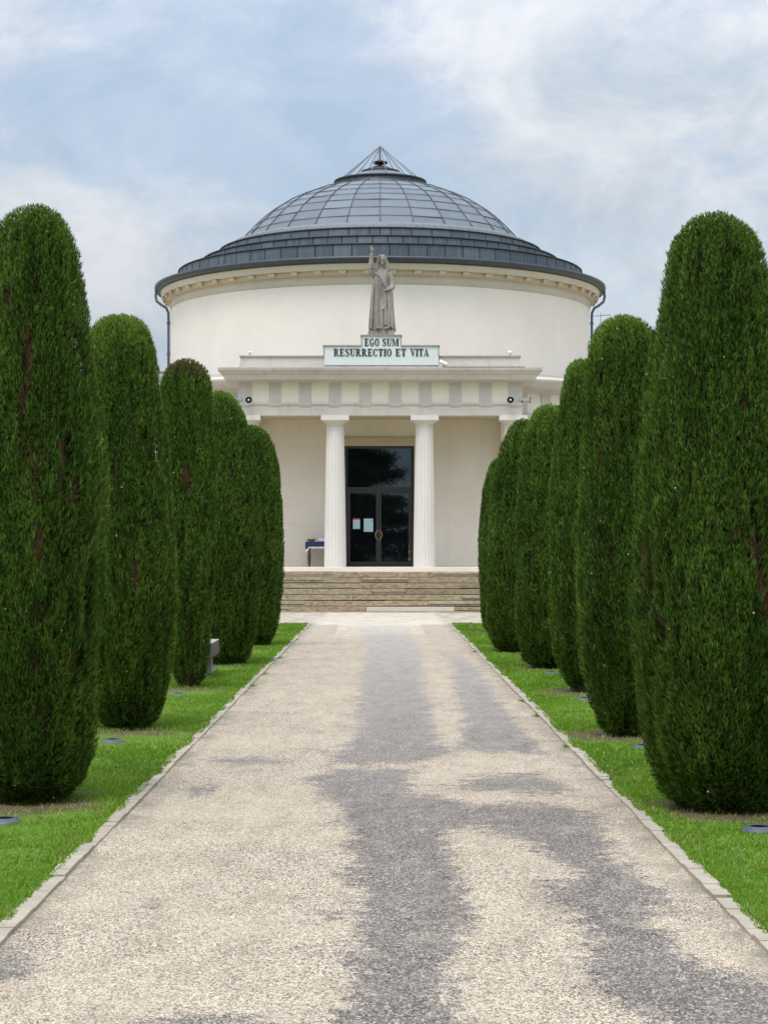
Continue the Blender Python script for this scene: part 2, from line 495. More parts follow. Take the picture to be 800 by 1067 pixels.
CL = 6.1
cc.inputs[6].default_value = (CL * 0.60, CL * 0.685, CL * 0.78, 1); cc.inputs[7].default_value = (CL * 0.885, CL * 0.915, CL * 0.965, 1)
mxw = W('ShaderNodeMix', data_type='RGBA')
wt.links.new(cr.outputs[0], mxw.inputs[0]); wt.links.new(sky.outputs[0], mxw.inputs[6]); wt.links.new(cc.outputs[2], mxw.inputs[7])
bg = W('ShaderNodeBackground'); bg.inputs[1].default_value = 0.104
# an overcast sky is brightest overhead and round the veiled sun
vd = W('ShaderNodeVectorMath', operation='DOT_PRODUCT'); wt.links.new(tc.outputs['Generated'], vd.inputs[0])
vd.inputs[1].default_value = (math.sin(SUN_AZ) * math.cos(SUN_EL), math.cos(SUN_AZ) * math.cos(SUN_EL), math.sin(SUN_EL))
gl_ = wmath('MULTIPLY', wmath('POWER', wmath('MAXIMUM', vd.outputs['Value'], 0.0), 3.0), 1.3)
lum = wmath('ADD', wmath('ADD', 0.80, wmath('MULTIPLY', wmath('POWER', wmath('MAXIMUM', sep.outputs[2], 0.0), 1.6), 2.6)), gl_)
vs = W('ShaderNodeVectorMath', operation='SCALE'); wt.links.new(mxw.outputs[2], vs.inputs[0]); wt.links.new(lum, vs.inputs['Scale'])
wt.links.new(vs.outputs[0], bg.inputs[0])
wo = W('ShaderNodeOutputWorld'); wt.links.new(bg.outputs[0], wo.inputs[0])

sl = bpy.data.lights.new('sun', 'SUN'); sl.energy = 1.25; sl.angle = R(20); sl.color = (1.0, 0.955, 0.89)
so = bpy.data.objects.new('sun', sl); C.objects.link(so)
sd = Vector((math.sin(SUN_AZ) * math.cos(SUN_EL), math.cos(SUN_AZ) * math.cos(SUN_EL), math.sin(SUN_EL)))
so.rotation_euler = sd.to_track_quat('Z', 'Y').to_euler()
so.location = (0, 0, 40)

cam = bpy.data.cameras.new('camera')
cam.sensor_fit = 'HORIZONTAL'; cam.sensor_width = 36; cam.lens = 90
cam.shift_x = (400 - 396) / 800; cam.shift_y = (576 - 533.5) / 800
cam.clip_start = 0.1; cam.clip_end = 3000
co = bpy.data.objects.new('camera', cam); C.objects.link(co)
co.location = (0, 0, 1.65); co.rotation_euler = (PI / 2, 0, 0)
SC.camera = co
SC.view_settings.view_transform = 'Standard'
SC.view_settings.look = 'None'
SC.view_settings.exposure = 0.52
SC.view_settings.gamma = 1.0
SC.view_settings.use_curve_mapping = False
SC.cycles.max_bounces = 8
SC.cycles.diffuse_bounces = 4
SC.cycles.use_denoising = True

# ------------------------------------------------------------------ trees' plan (x, y, lean, profile of (height, radius))
TREES = [
    (-2.34, 12.7, 0.06, [(0.03,0.203),(0.16,0.328),(0.41,0.388),(0.86,0.431),(1.24,0.463),(1.75,0.487),(2.01,0.476),(2.45,0.438),(3.09,0.358),(3.41,0.315),(3.66,0.266),(3.82,0.206),(3.91,0.108),(3.94,0.0)]),
    (-2.35, 17.9, -0.08, [(0.03,0.144),(0.11,0.262),(0.36,0.357),(0.72,0.41),(1.26,0.448),(1.79,0.459),(2.33,0.425),(2.78,0.39),(3.23,0.336),(3.5,0.315),(3.72,0.257),(3.83,0.179),(3.86,0.0)]),
    (-2.33, 23.4, -0.04, [(0.05,0.094),(0.2,0.201),(0.67,0.263),(1.37,0.316),(2.31,0.336),(3.12,0.32),(3.71,0.29),(3.89,0.221),(3.97,0.128),(4.0,0.0)]),
    (-2.26, 28.2, -0.13, [(0.04,0.255),(0.14,0.357),(0.47,0.438),(1.03,0.498),(1.88,0.539),(2.72,0.523),(3.29,0.47),(3.64,0.383),(3.85,0.291),(3.98,0.182),(4.02,0.0)]),
    (-2.12, 33.7, -0.13, [(0.05,0.153),(0.2,0.276),(0.57,0.357),(1.25,0.447),(2.26,0.465),(2.93,0.455),(3.43,0.388),(3.69,0.296),(3.84,0.167),(3.89,0.0)]),
    (2.25, 12.3, -0.11, [(0.03,0.201),(0.12,0.334),(0.34,0.438),(0.64,0.497),(1.13,0.55),(1.56,0.568),(2.12,0.528),(2.61,0.458),(3.04,0.39),(3.34,0.339),(3.59,0.289),(3.73,0.205),(3.79,0.124),(3.82,0.0)]),
    (2.20, 17.2, -0.03, [(0.03,0.103),(0.09,0.205),(0.33,0.298),(0.76,0.371),(1.27,0.41),(1.79,0.396),(2.56,0.363),(3.16,0.332),(3.55,0.286),(3.68,0.207),(3.75,0.112),(3.77,0.0)]),
    (2.40, 22.6, -0.02, [(0.03,0.09),(0.16,0.214),(0.47,0.314),(1.15,0.378),(1.94,0.396),(2.73,0.346),(3.3,0.275),(3.64,0.216),(3.81,0.182),(3.9,0.102),(3.93,0.0)]),
    (2.43, 27.3, -0.03, [(0.03,0.191),(0.12,0.367),(0.37,0.447),(1.05,0.483),(2.14,0.475),(2.96,0.401),(3.44,0.302),(3.64,0.219),(3.72,0.137),(3.76,0.0)]),
    (2.28, 31.7, 0.10, [(0.02,0.159),(0.08,0.351),(0.24,0.45),(0.63,0.507),(1.9,0.539),(2.86,0.483),(3.46,0.339),(3.68,0.234),(3.81,0.157),(3.86,0.0)]),
    (2.40, 39.3, 0.00, [(0.04,0.157),(0.16,0.255),(0.49,0.334),(1.18,0.373),(2.16,0.354),(2.95,0.295),(3.38,0.177),(3.54,0.098),(3.57,0.0)]),
]

# ------------------------------------------------------------------ noise on grids
def hash2(ix, iy, seed):
    h = (ix.astype(np.int64) * 374761393 + iy.astype(np.int64) * 668265263 + seed * 1442695041) & 0xFFFFFFFF
    h = ((h ^ (h >> 13)) * 1274126177) & 0xFFFFFFFF
    return ((h ^ (h >> 16)) & 0xFFFFFF) / float(0xFFFFFF)

def vnoise(u, v, seed, pu=None):
    iu, iv = np.floor(u), np.floor(v)
    fu, fv = u - iu, v - iv
    fu, fv = fu * fu * (3 - 2 * fu), fv * fv * (3 - 2 * fv)
    i0, i1 = iu, iu + 1
    if pu: i0, i1 = i0 % pu, i1 % pu
    a, b = hash2(i0, iv, seed), hash2(i1, iv, seed)
    c, d = hash2(i0, iv + 1, seed), hash2(i1, iv + 1, seed)
    return (a * (1 - fu) + b * fu) * (1 - fv) + (c * (1 - fu) + d * fu) * fv

# ------------------------------------------------------------------ ground, lawn, path, kerbs
o = MB().box(-600, 600, -400, 1200, -0.6, -0.06).build('meadow_ground', M['meadow']); tag(o, kind='structure')

def bare_mask(x, y):
    b = np.zeros_like(x)
    for tx, ty, ln, pr in TREES:
        r0 = 0.42 + 0.16 * vnoise(x * 6, y * 6, 5) + 0.12 * vnoise(x * 17, y * 17, 9)
        d = np.sqrt((x - tx) ** 2 + ((y - ty + 0.10) / 1.25) ** 2)
        b = np.maximum(b, np.clip((r0 - d) / 0.16 + 0.35, 0, 1))
    n = vnoise(x * 2.3, y * 1.1, 21) * 0.6 + vnoise(x * 7, y * 4, 22) * 0.4
    inner = np.clip((np.abs(x) - 1.95) / 0.25, 0, 1)
    b = b * np.clip(0.35 + 1.5 * (vnoise(x * 9, y * 7, 61) * 0.5 + vnoise(x * 31, y * 23, 62) * 0.5), 0, 1)
    return np.maximum(b, np.clip((n - 0.66) * 5, 0, 0.6) * inner)

def grid(name, x0, x1, nx, y0, y1, ny, z, mat, fattr, yfun=None):
    xs = np.linspace(x0, x1, nx + 1); ys = np.linspace(y0, y1, ny + 1)
    X, Y = np.meshgrid(xs, ys)
    X, Y = X.ravel(), Y.ravel()
    att = fattr(X, Y)
    Z = np.full_like(X, z) + att.pop('dz', 0)
    i = (np.arange(ny)[:, None] * (nx + 1) + np.arange(nx)[None]).ravel()
    f = np.stack([i, i + 1, i + nx + 2, i + nx + 1], 1)
    return np_mesh(name, np.stack([X, Y, Z], 1), f, mat, attrs=att, smooth=True)

LAWN_END = 44.3
for s in (-1, 1):
    def fa(x, y, s=s):
        return {'bare': bare_mask(x, y), 'dz': 0.016 * (vnoise(x * 4, y * 4, 3) - 0.3) * np.clip((np.abs(x) - 1.72) * 6, 0, 1)}
    a, b = (1.68, 4.6) if s > 0 else (-4.6, -1.68)
    tag(grid('lawn', a, b, 60, 4, LAWN_END, 900, 0.012, M['lawn'], fa), kind='structure')
    a, b = (4.6, 60) if s > 0 else (-60, -4.6)
    tag(grid('lawn', a, b, 200, 4, LAWN_END, 200, 0.012, M['lawn'], lambda x, y: {'bare': bare_mask(x, y) * 0.5}), kind='structure')
    a, b = (1.68, 60) if s > 0 else (-60, -1.68)
    tag(grid('lawn', a, b, 10, -60, 4, 10, 0.010, M['lawn'], lambda x, y: {'bare': bare_mask(x, y) * 0.5}), kind='structure')

GREY = [
    [(-0.38,37.5),(-0.21,35.48),(-0.25,27.5),(-0.24,21.85),(-0.21,17.74),(-0.29,16.18),(-0.45,14.73),(0.34,15.28),(0.58,15.79),(0.51,17.37),(0.53,20.37),(0.55,25.19),(0.7,31.73),(0.49,40.74),(0.09,45.83),(-0.36,44.59)],
    [(0.94,31.73),(1.05,29.46),(0.89,23.08),(0.83,19.41),(0.73,17.01),(0.59,16.02),(0.83,15.94),(1.37,15.71),(1.34,16.75),(1.33,21.29),(1.4,27.5),(1.28,30.56)],
    [(-0.52,13.98),(-0.36,12.99),(-0.16,10.51),(-0.12,9.32),(-0.09,7.78),(-0.15,6.72),(-0.17,6.18),(-0.2,1),(0.3,1),(0.26,6.18),(0.28,6.72),(0.29,7.78),(0.37,8.82),(0.38,10.19),(0.39,11.3),(0.6,11.54),(0.89,10.51),(0.96,9.88),(0.74,9.32),(0.84,8.71),(0.91,8.17),(0.79,7.78),(0.83,7.27),(0.92,6.96),(0.97,6.61),(1.08,6.3),(1.59,6.3),(1.5,7.27),(1.28,7.69),(1.2,8.48),(1.37,9.32),(1.26,10.34),(1.38,11.83),(1.11,12.74),(0.65,12.6),(0.22,13.1),(0.17,13.81),(0.32,14.73),(-0.27,14.73)],
    [(0.74,14.22),(1.18,14.35),(1.35,13.2),(1.07,13.1),(0.5,13.52)],
    [(-1.7,8.17),(-1.48,8.07),(-1.39,7.78),(-1.4,7.43),(-1.55,7.11)],
    [(-0.87,6.78),(-0.26,6.78),(-0.22,6.61),(-0.88,6.61)],
    [(-1.19,9.22),(-1.09,9.24),(-1.05,9.09),(-1.11,8.99)],
    [(-0.29,8.66),(-0.19,8.82),(-0.17,8.73),(-0.23,8.57)],
    [(-1.35,13.41),(-1.2,13.52),(-1.17,12.99),(-1.28,12.89)],
    [(-1.31,15.28),(-0.9,15.57),(-0.73,15.14),(-1.15,14.73)],
]
TAN = [[(-1.63,44.0),(-0.95,44.0),(-0.91,35.87),(-1.51,34.38)], [(0.92,44.0),(1.67,44.0),(1.54,35.87),(0.96,34.38),(0.92,38.37)]]

def sdist(x, y, poly, ky=0.4):
    """signed distance (positive inside); y is squeezed because the worn bands run along the drive"""
    P = np.array(poly, float) * (1, ky)
    x, y = x, y * ky
    d = np.full_like(x, 1e9); ins = np.zeros(len(x), bool)
    for (ax, ay), (bx, by) in zip(P, np.roll(P, -1, 0)):
        ex, ey = bx - ax, by - ay
        tt = np.clip(((x - ax) * ex + (y - ay) * ey) / (ex * ex + ey * ey + 1e-12), 0, 1)
        d = np.minimum(d, np.hypot(x - ax - tt * ex, y - ay - tt * ey))
        c = ((ay > y) != (by > y)) & (x < (bx - ax) * (y - ay) / (by - ay + 1e-12) + ax)
        ins ^= c
    return np.where(ins, d, -d)

def path_attr(x, y):
    g = np.full_like(x, -1.0)
    for p in GREY: g = np.maximum(g, sdist(x, y, p))
    tn = np.full_like(x, -1.0)
    for p in TAN: tn = np.maximum(tn, sdist(x, y, p))
    pale = np.clip((y - 36 - 3 * vnoise(x * 1.5, y * 0.3, 4)) / 8, 0, 0.85) * (0.6 + 0.4 * vnoise(x * 3, y * 0.8, 6))
    edge = np.clip((np.abs(x) - 1.40) / 0.14, 0, 1)
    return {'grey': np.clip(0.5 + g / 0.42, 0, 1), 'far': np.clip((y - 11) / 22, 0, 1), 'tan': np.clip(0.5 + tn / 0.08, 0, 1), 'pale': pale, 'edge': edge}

tag(grid('path', -1.6, 1.6, 64, -12, 4, 40, 0.0, M['path'], path_attr), kind='structure')
tag(grid('path', -1.6, 1.6, 80, 4, LAWN_END, 620, 0.0, M['path'], path_attr), kind='structure')
tag(grid('forecourt', -9, 9, 200, LAWN_END, 58, 120, 0.0, M['path'], path_attr), kind='structure')
for s in (-1, 1):
    a, b = (9, 70) if s > 0 else (-70, -9)
    tag(grid('forecourt', a, b, 10, LAWN_END, 90, 10, 0.0, M['path'], lambda x, y: {'grey': x * 0, 'tan': x * 0, 'pale': x * 0 + 0.7, 'edge': x * 0, 'far': x * 0}), kind='structure')

rk = random.Random(3)
for s in (-1, 1):
    kb = MB()
    y = -8.0
    while y < LAWN_END - 0.1:
        L = min(rk.uniform(0.85, 1.05), LAWN_END - y)
        j, h = rk.uniform(-0.008, 0.008), rk.uniform(-0.006, 0.006)
        x0, x1 = 1.588 + j, 1.678 + j
        if s < 0: x0, x1 = -x1, -x0
        n = 6
        for k in range(n):          # slightly worn, uneven top edge
            a, b = y + L * k / n, y + L * (k + 1) / n - (0.006 if k == n - 1 else 0)
            e0, e1 = rk.uniform(0, 0.007), rk.uniform(0, 0.007)
            kb.box(x0, x1, a, b, -0.1, 0.017 + h + rk.uniform(-0.003, 0.003), 0, (x0 + e0, x1 - e1, a, b))
        y += L
    tag(kb.build('kerb', M['kerb']), kind='structure')

# grass: blades as one body of ground cover
def grass(s, seed):
    rng = np.random.default_rng(seed)
    out = []
    for y0, y1, dens, w, h in ((6.5, 10, 9000, 0.0040, 0.017), (10, 15, 5200, 0.0055, 0.020), (15, 24, 2600, 0.0075, 0.023), (24, 36, 1500, 0.010, 0.028), (36, LAWN_END, 900, 0.013, 0.03)):
        xa, xb = 1.62, 6.5
        n = int(dens * (y1 - y0) * (xb - xa))
        x = xa + (xb - xa) * rng.random(n); y = y0 + (y1 - y0) * rng.random(n)
        keep = (rng.random(n) > bare_mask(x, y) * 0.93) & (rng.random(n) < np.interp(x, [3.0, 3.9, 6.5], [1.0, 0.35, 0.12]))
        edge = 1.695 - 0.022 * vnoise(y * 19, y * 0, 31) - 0.03 * vnoise(y * 3.1, y * 0, 35) - 0.04 * np.clip((vnoise(y * 2.1, y * 0, 33) - 0.5) * 3, 0, 1)   # ragged overhang on the kerb
        keep &= x > edge - 0.012
        x, y = x[keep], y[keep]; n = len(x)
        a = rng.random(n) * 2 * PI
        hh = h * (0.45 + 0.9 * rng.random(n)) * (0.65 + 0.75 * vnoise(x * 3, y * 3, 41))
        tuft = rng.random(n) < 0.02
        hh = np.where(tuft, hh * 1.5, hh)
        lean = 0.25 + 0.9 * rng.random(n)
        la = rng.random(n) * 2 * PI
        ca, sa = np.cos(a), np.sin(a)
        zb = np.full(n, 0.014)
        sx = s
        p0 = np.stack([sx * x - ca * w, y - sa * w, zb], 1); p1 = np.stack([sx * x + ca * w, y + sa * w, zb], 1)
        p2 = np.stack([sx * x + np.cos(la) * hh * lean, y + np.sin(la) * hh * lean, zb + hh], 1)
        ti = np.clip(-0.02 + 0.55 * vnoise(x * 1.6, y * 0.9, 51) + 0.35 * vnoise(x * 8, y * 8, 52) + 0.3 * (rng.random(n) - 0.4), 0, 0.9)
        ti = np.where(rng.random(n) < 0.025, 1.0, ti)
        dr = np.where(rng.random(n) < 0.03 + 0.12 * np.clip(vnoise(x * 2.2, y * 1.3, 57) * 3 - 1.8, 0, 1) + 0.4 * bare_mask(x, y), 0.55, 0.0)
        out.append((np.stack([p0, p1, p2], 1).reshape(-1, 3), np.repeat(ti, 3), np.repeat(dr, 3)))
    # weeds rooted in the joint between kerb and drive
    nw = 4
    wy = 7 + 35 * rng.random(nw) ** 1.3; wr = 0.03 + 0.05 * rng.random(nw)
    m = 60
    x = (1.572 + 0.35 * wr[:, None] * rng.normal(size=(nw, m))).ravel(); y = (wy[:, None] + 1.6 * wr[:, None] * rng.normal(size=(nw, m))).ravel()
    x = np.minimum(x, 1.59); hh = (0.35 * np.repeat(wr, m)) * (0.4 + rng.random(nw * m)); a = rng.random(nw * m) * 2 * PI
    w = 0.006
    p0 = np.stack([s * x - np.cos(a) * w, y - np.sin(a) * w, 0 * x + 0.001], 1); p1 = np.stack([s * x + np.cos(a) * w, y + np.sin(a) * w, 0 * x + 0.001], 1)
    p2 = np.stack([s * x + np.sin(a) * hh, y - np.cos(a) * hh, hh], 1)
    tw = 0.1 * rng.random(nw * m)
    out.append((np.stack([p0, p1, p2], 1).reshape(-1, 3), np.repeat(tw, 3), np.repeat(np.where(rng.random(nw * m) < 0.3, 0.5, 0.0), 3)))
    v = np.concatenate([q[0] for q in out]); ti = np.concatenate([q[1] for q in out]); dr = np.concatenate([q[2] for q in out])
    o = np_mesh('grass', v, np.arange(len(v)).reshape(-1, 3), M['grass'], attrs={'tint': ti, 'dry': dr})
    tag(o, kind='stuff')
grass(-1, 11); grass(1, 12)

# ------------------------------------------------------------------ clipped cypresses
def crown(prof, n, seed, lean, L, Wd, patches=(), tufts=(), brown_top=False, stray=0.012, top_light=0.0):
    rng = np.random.default_rng(seed)
    zz = np.array([p[0] for p in prof]); rr = np.array([p[1] for p in prof]); H = zz[-1]
    zf = np.linspace(zz[0], H, 600); rf = np.interp(zf, zz, rr)
    k = np.ones(21) / 21                       # soften the corners of the measured outline
    rs = np.convolve(np.pad(rf, 10, mode='edge'), k, 'valid'); rs[:25] = np.maximum(rs[:25], rf[:25]); rs[-12:] = rf[-12:] * 0.5 + rs[-12:] * 0.5
    rf = rs
    dz, dr = np.gradient(zf), np.gradient(rf)
    ds = np.sqrt(dz ** 2 + dr ** 2)
    w = (rf + 0.02) * ds; cdf = np.cumsum(w); cdf /= cdf[-1]
    z = np.interp(rng.random(n), cdf, zf); th = rng.random(n) * 2 * PI
    r = np.interp(z, zf, rf)
    nr, nz = np.interp(z, zf, dz / ds), np.interp(z, zf, -dr / ds)
    rm = rf.max()
    U = th / (2 * PI)
    nu1, nu2, nu3 = int(2 * PI * rm / 0.13), int(2 * PI * rm / 0.05), 7
    F1 = vnoise(U * nu1, z / 0.55, seed, nu1); F2 = vnoise(U * nu2, z / 0.16, seed + 1, nu2); F3 = vnoise(U * nu3, z / 0.8, seed + 2, nu3)
    body = np.clip(nr, 0, 1)                  # the sheared dome on top is smoother than the sides
    low = np.clip(1.3 - z / 1.2, 0, 1)        # tufts hang looser near the ground
    disp = 0.018 + body * (0.030 + 0.02 * low) * (F1 - 0.5) + (0.042 + 0.015 * low) * (0.3 + 0.7 * body) * (F2 - 0.5) + 0.022 * (F3 - 0.5) * body
    gap = (F1 * 0.45 + F2 * 0.55) < 0.27 - 0.10 * (1 - body)
    disp = np.where(gap, disp - 0.035, disp)
    dry = np.where(gap & (rng.random(n) < 0.25), 0.5, 0.0)
    dry = np.where(rng.random(n) < 0.006, 0.5, dry)
    keep = np.ones(n, bool)
    for (pt, pz, pw, ph) in patches:
        da = (th - pt + PI) % (2 * PI) - PI
        q = (da * r / pw) ** 2 + ((z - pz) / ph) ** 2
        q = q * (0.35 + 1.3 * vnoise(U * 90, z / 0.05, seed + 5, 90))
        inside = q < 1
        disp = np.where(inside, disp - 0.035 * np.sqrt(np.clip(1 - q, 0, 1)), disp)
        dry = np.where(inside & (rng.random(n) < 0.86), 0.5, dry)
        keep &= ~(inside & (rng.random(n) < 0.10))
    if brown_top:
        f = np.clip((z - (H - 0.24)) / 0.15, 0, 1)
        dry = np.where(rng.random(n) < f * 0.8, 0.42, dry)
    dep = rng.random(n) ** 1.4 * 0.065
    disp = np.maximum(disp - dep, -0.075)
    dep = 0.0
    rad = r + (disp - dep) * nr
    zc = z + (disp - dep) * nz
    er = np.stack([np.cos(th), np.sin(th), 0 * th], 1); ez = np.array([0, 0, 1.0])
    nv = er * nr[:, None] + ez * nz[:, None]
    tv = -er * nz[:, None] + ez * nr[:, None]
    wz = np.clip(nz, 0, 1)[:, None]
    tf = np.zeros(n, bool)                     # loose clumps of longer young shoots
    for (pt, pz, pw, ph) in tufts:
        da = (th - pt + PI) % (2 * PI) - PI
        tf |= ((da * r / pw) ** 2 + ((z - pz) / ph) ** 2) * (0.3 + 1.4 * vnoise(U * 60, z / 0.09, seed + 8, 60)) < 1
    tf &= rng.random(n) < 0.35
    out = 0.10 + 0.55 * rng.random(n)[:, None] + 0.25 * low[:, None]
    st = (rng.random(n) < stray * (0.4 + body)) | tf
    out = np.where(st[:, None], out + 0.22, out)
    ax = unit(tv * (1 - wz) + nv * (out + 0.9 * wz) + 0.20 * rng.normal(size=(n, 3)))
    sd_ = unit(np.cross(ax, nv) + 0.55 * rng.normal(size=(n, 3)))
    sd_ = unit(sd_ - ax * (sd_ * ax).sum(1, keepdims=True))
    l = L * (0.55 + 0.8 * rng.random(n)) * (1 - 0.45 * wz[:, 0])
    l = np.where(st, l * 1.8, l)[:, None]
    hw = (Wd * (0.7 + 0.6 * rng.random(n)))[:, None]
    lx = lean * (z / H)
    p = er * np.maximum(rad, 0.005)[:, None] + ez * zc[:, None]
    p[:, 0] += lx
    p = p - ax * l * 0.35
    T = []
    T += [p - sd_ * hw, p + sd_ * hw, p + ax * l]
    b = p + ax * l * 0.25
    sg = np.where(rng.random(n) < 0.5, -1.0, 1.0)[:, None]
    T += [b - ax * hw, b + ax * hw, b + ax * l * 0.55 + sd_ * l * 0.32 * sg]
    V = np.stack(T, 1)
    G1 = vnoise(U * nu2, z / 0.22, seed + 11, nu2); G2 = vnoise(U * 9, z / 0.7, seed + 12, 9)
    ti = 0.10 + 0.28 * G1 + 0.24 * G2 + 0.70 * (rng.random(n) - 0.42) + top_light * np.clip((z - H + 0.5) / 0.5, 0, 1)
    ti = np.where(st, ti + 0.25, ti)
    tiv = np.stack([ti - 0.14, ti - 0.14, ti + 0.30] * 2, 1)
    V, tiv, dry = V[keep], np.clip(tiv[keep], 0, 1), dry[keep]
    m = len(V)
    v = V.reshape(-1, 3); ti = tiv.reshape(-1); dv = np.repeat(dry, 6)
    v[:, 2] = np.maximum(v[:, 2], 0.015)
    f = np.arange(m * 6).reshape(-1, 3); mi = np.zeros(len(f))
    # small pale cones caught in the foliage
    nc = 34
    ci = rng.integers(0, n, nc); cp = er[ci] * (rad[ci] + 0.012)[:, None] + ez * zc[ci][:, None]; cp[:, 0] += lx[ci]
    q = 0.0075 * (0.7 + 0.6 * rng.random(nc))[:, None]
    oc = np.stack([cp + q * np.array(d) for d in ((1, 0, 0), (0, 1, 0), (-1, 0, 0), (0, -1, 0), (0, 0, 1), (0, 0, -1))], 1).reshape(-1, 3)
    of = np.array([(0, 1, 4), (1, 2, 4), (2, 3, 4), (3, 0, 4), (1, 0, 5), (2, 1, 5), (3, 2, 5), (0, 3, 5)])
    off = (len(v) + np.arange(nc)[:, None, None] * 6 + of[None]).reshape(-1, 3)
    v = np.concatenate([v, oc]); ti = np.concatenate([ti, np.full(len(oc), 0.5)]); dv = np.concatenate([dv, np.full(len(oc), 1.0)])
    f = np.concatenate([f, off]); mi = np.concatenate([mi, np.zeros(len(off))])
    # the dark mass of twigs inside
    nh = 40
    zs = np.linspace(zz[0] + 0.02, H - 0.035, 50); ri = np.maximum(np.interp(zs + 0.02, zf, rf) - np.interp(zs, [H - 1.0, H - 0.25], [0.098, 0.05]), 0.01)
    aa = np.arange(nh) * 2 * PI / nh
    ri = np.maximum(ri[:, None] + 0.02 * (rng.random((50, nh)) - 0.6), 0.01)
    hv = np.stack([(ri * np.cos(aa)) + lean * (zs / H)[:, None], ri * np.sin(aa), np.repeat(zs[:, None], nh, 1)], 2).reshape(-1, 3)
    j, kk = np.meshgrid(np.arange(49), np.arange(nh), indexing='ij')
    a0 = j * nh + kk; a1 = j * nh + (kk + 1) % nh
    hf = np.concatenate([np.stack([a0, a1, a1 + nh], -1).reshape(-1, 3), np.stack([a0, a1 + nh, a0 + nh], -1).reshape(-1, 3)]) + len(v)
    v = np.concatenate([v, hv]); ti = np.concatenate([ti, np.zeros(len(hv))]); dv = np.concatenate([dv, np.zeros(len(hv))])
    f = np.concatenate([f, hf]); mi = np.concatenate([mi, np.ones(len(hf))])
    return v, f, mi, ti, dv

TREE_LABELS = [
    'tall clipped cypress nearest the camera on the left, with dead brown gashes in its foliage',
    'clipped cypress second from the camera on the left, bare top rounded and bright green',
    'slim clipped cypress on the left whose rounded top has turned brown',
    'clipped cypress on the left standing just beyond the stone bench',
    'dark clipped cypress at the far end of the left row, before the steps',
    'broad clipped cypress nearest the camera on the right, brown gash facing the drive',
    'clipped cypress second from the camera on the right, with small pale cones',
    'slim clipped cypress third from the camera on the right, leaning out of line',
    'clipped cypress fourth from the camera on the right, domed below the loudspeakers',
    'clipped cypress fifth from the camera on the right, before the last one',
    'smallest clipped cypress at the far end of the right row, beside the steps',
]
DIM = [(150000, 0.038, 0.0040), (105000, 0.042, 0.0048), (68000, 0.046, 0.0058), (68000, 0.050, 0.007), (56000, 0.054, 0.008),
       (160000, 0.038, 0.0040), (100000, 0.042, 0.0048), (70000, 0.046, 0.0058), (64000, 0.050, 0.007), (56000, 0.054, 0.008), (32000, 0.058, 0.009)]
for i, (tx, ty, ln, pr) in enumerate(TREES):
    if i in (0, 5):                           # the two nearest stay full almost to the grass
        pr = [(z, q + float(np.interp(z, [0, 0.15, 0.6, 1.5], [0.07, 0.07, 0.05, 0.0] if i else [0.05, 0.05, 0.03, 0.0])) if q else 0.0) for z, q in pr]
    tuf = {}
    f0 = math.atan2(-ty, -tx)                 # the side that faces down the avenue
    pats = {0: [(f0 - 0.10, 2.90, 0.028, 0.24), (f0 - 0.14, 2.62, 0.026, 0.13), (f0 + 0.50, 2.28, 0.04, 0.11), (f0 + 0.62, 2.05, 0.03, 0.10), (f0 - 0.5, 3.3, 0.03, 0.08), (f0 + 0.1, 1.72, 0.03, 0.10)],
            1: [(f0 + 0.2, 1.45, 0.03, 0.18), (f0 - 0.2, 2.4, 0.02, 0.1)],
            2: [(f0 + 0.0, 2.55, 0.05, 0.2)],
            5: [(f0 - 1.16, 1.62, 0.035, 0.2), (f0 - 0.95, 1.42, 0.03, 0.2), (f0 - 0.8, 1.15, 0.02, 0.12), (f0 + 0.38, 1.68, 0.04, 0.10), (f0 + 0.45, 1.35, 0.03, 0.09), (f0 + 0.55, 1.05, 0.025, 0.1), (f0 + 0.40, 1.5, 0.03, 0.12)],
            6: [(f0 - 0.6, 2.5, 0.02, 0.2)]}.get(i, [])
    tuf = {0: [(f0 + 1.2, 1.85, 0.13, 0.40), (f0 + 0.05, 1.62, 0.06, 0.14), (f0 + 0.8, 0.75, 0.06, 0.12)],
           1: [(f0 + 1.3, 1.2, 0.05, 0.7), (f0 - 0.6, 0.45, 0.08, 0.2)],
           5: [(f0 - 1.25, 1.0, 0.07, 0.55), (f0 - 0.9, 0.8, 0.05, 0.4), (f0 - 1.2, 2.1, 0.04, 0.4)],
           6: [(f0 - 1.25, 1.1, 0.06, 0.7), (f0 - 1.2, 2.4, 0.04, 0.6)]}.get(i, [])
    n, L, Wd = DIM[i]
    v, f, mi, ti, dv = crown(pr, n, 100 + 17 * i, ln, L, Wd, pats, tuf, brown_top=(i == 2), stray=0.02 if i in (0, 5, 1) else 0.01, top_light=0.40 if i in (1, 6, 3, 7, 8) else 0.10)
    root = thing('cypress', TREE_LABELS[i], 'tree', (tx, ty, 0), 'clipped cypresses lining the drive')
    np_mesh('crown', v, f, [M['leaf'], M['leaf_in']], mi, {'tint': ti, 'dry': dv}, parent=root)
    tb = MB()
    tb.tube([(0, 0, -0.1), (0.01, 0, 0.3), (ln * 0.3, 0.01, 1.4), (ln * 0.8, 0, 3.0)], [0.11, 0.085, 0.06, 0.02], 10)
    tb.build('trunk', M['bark'], root)

# ------------------------------------------------------------------ the domed chapel
AX = 68.0
CH = (0, AX, 0)
ch = thing('chapel', 'cream round chapel with grey glazed dome and white columned portico', 'building', CH)
def part(mb, name, mat, parent=None, bevel=0): return mb.build(name, mat, parent or ch, CH, bevel)
cx = (0, AX, 0)
NS = 160

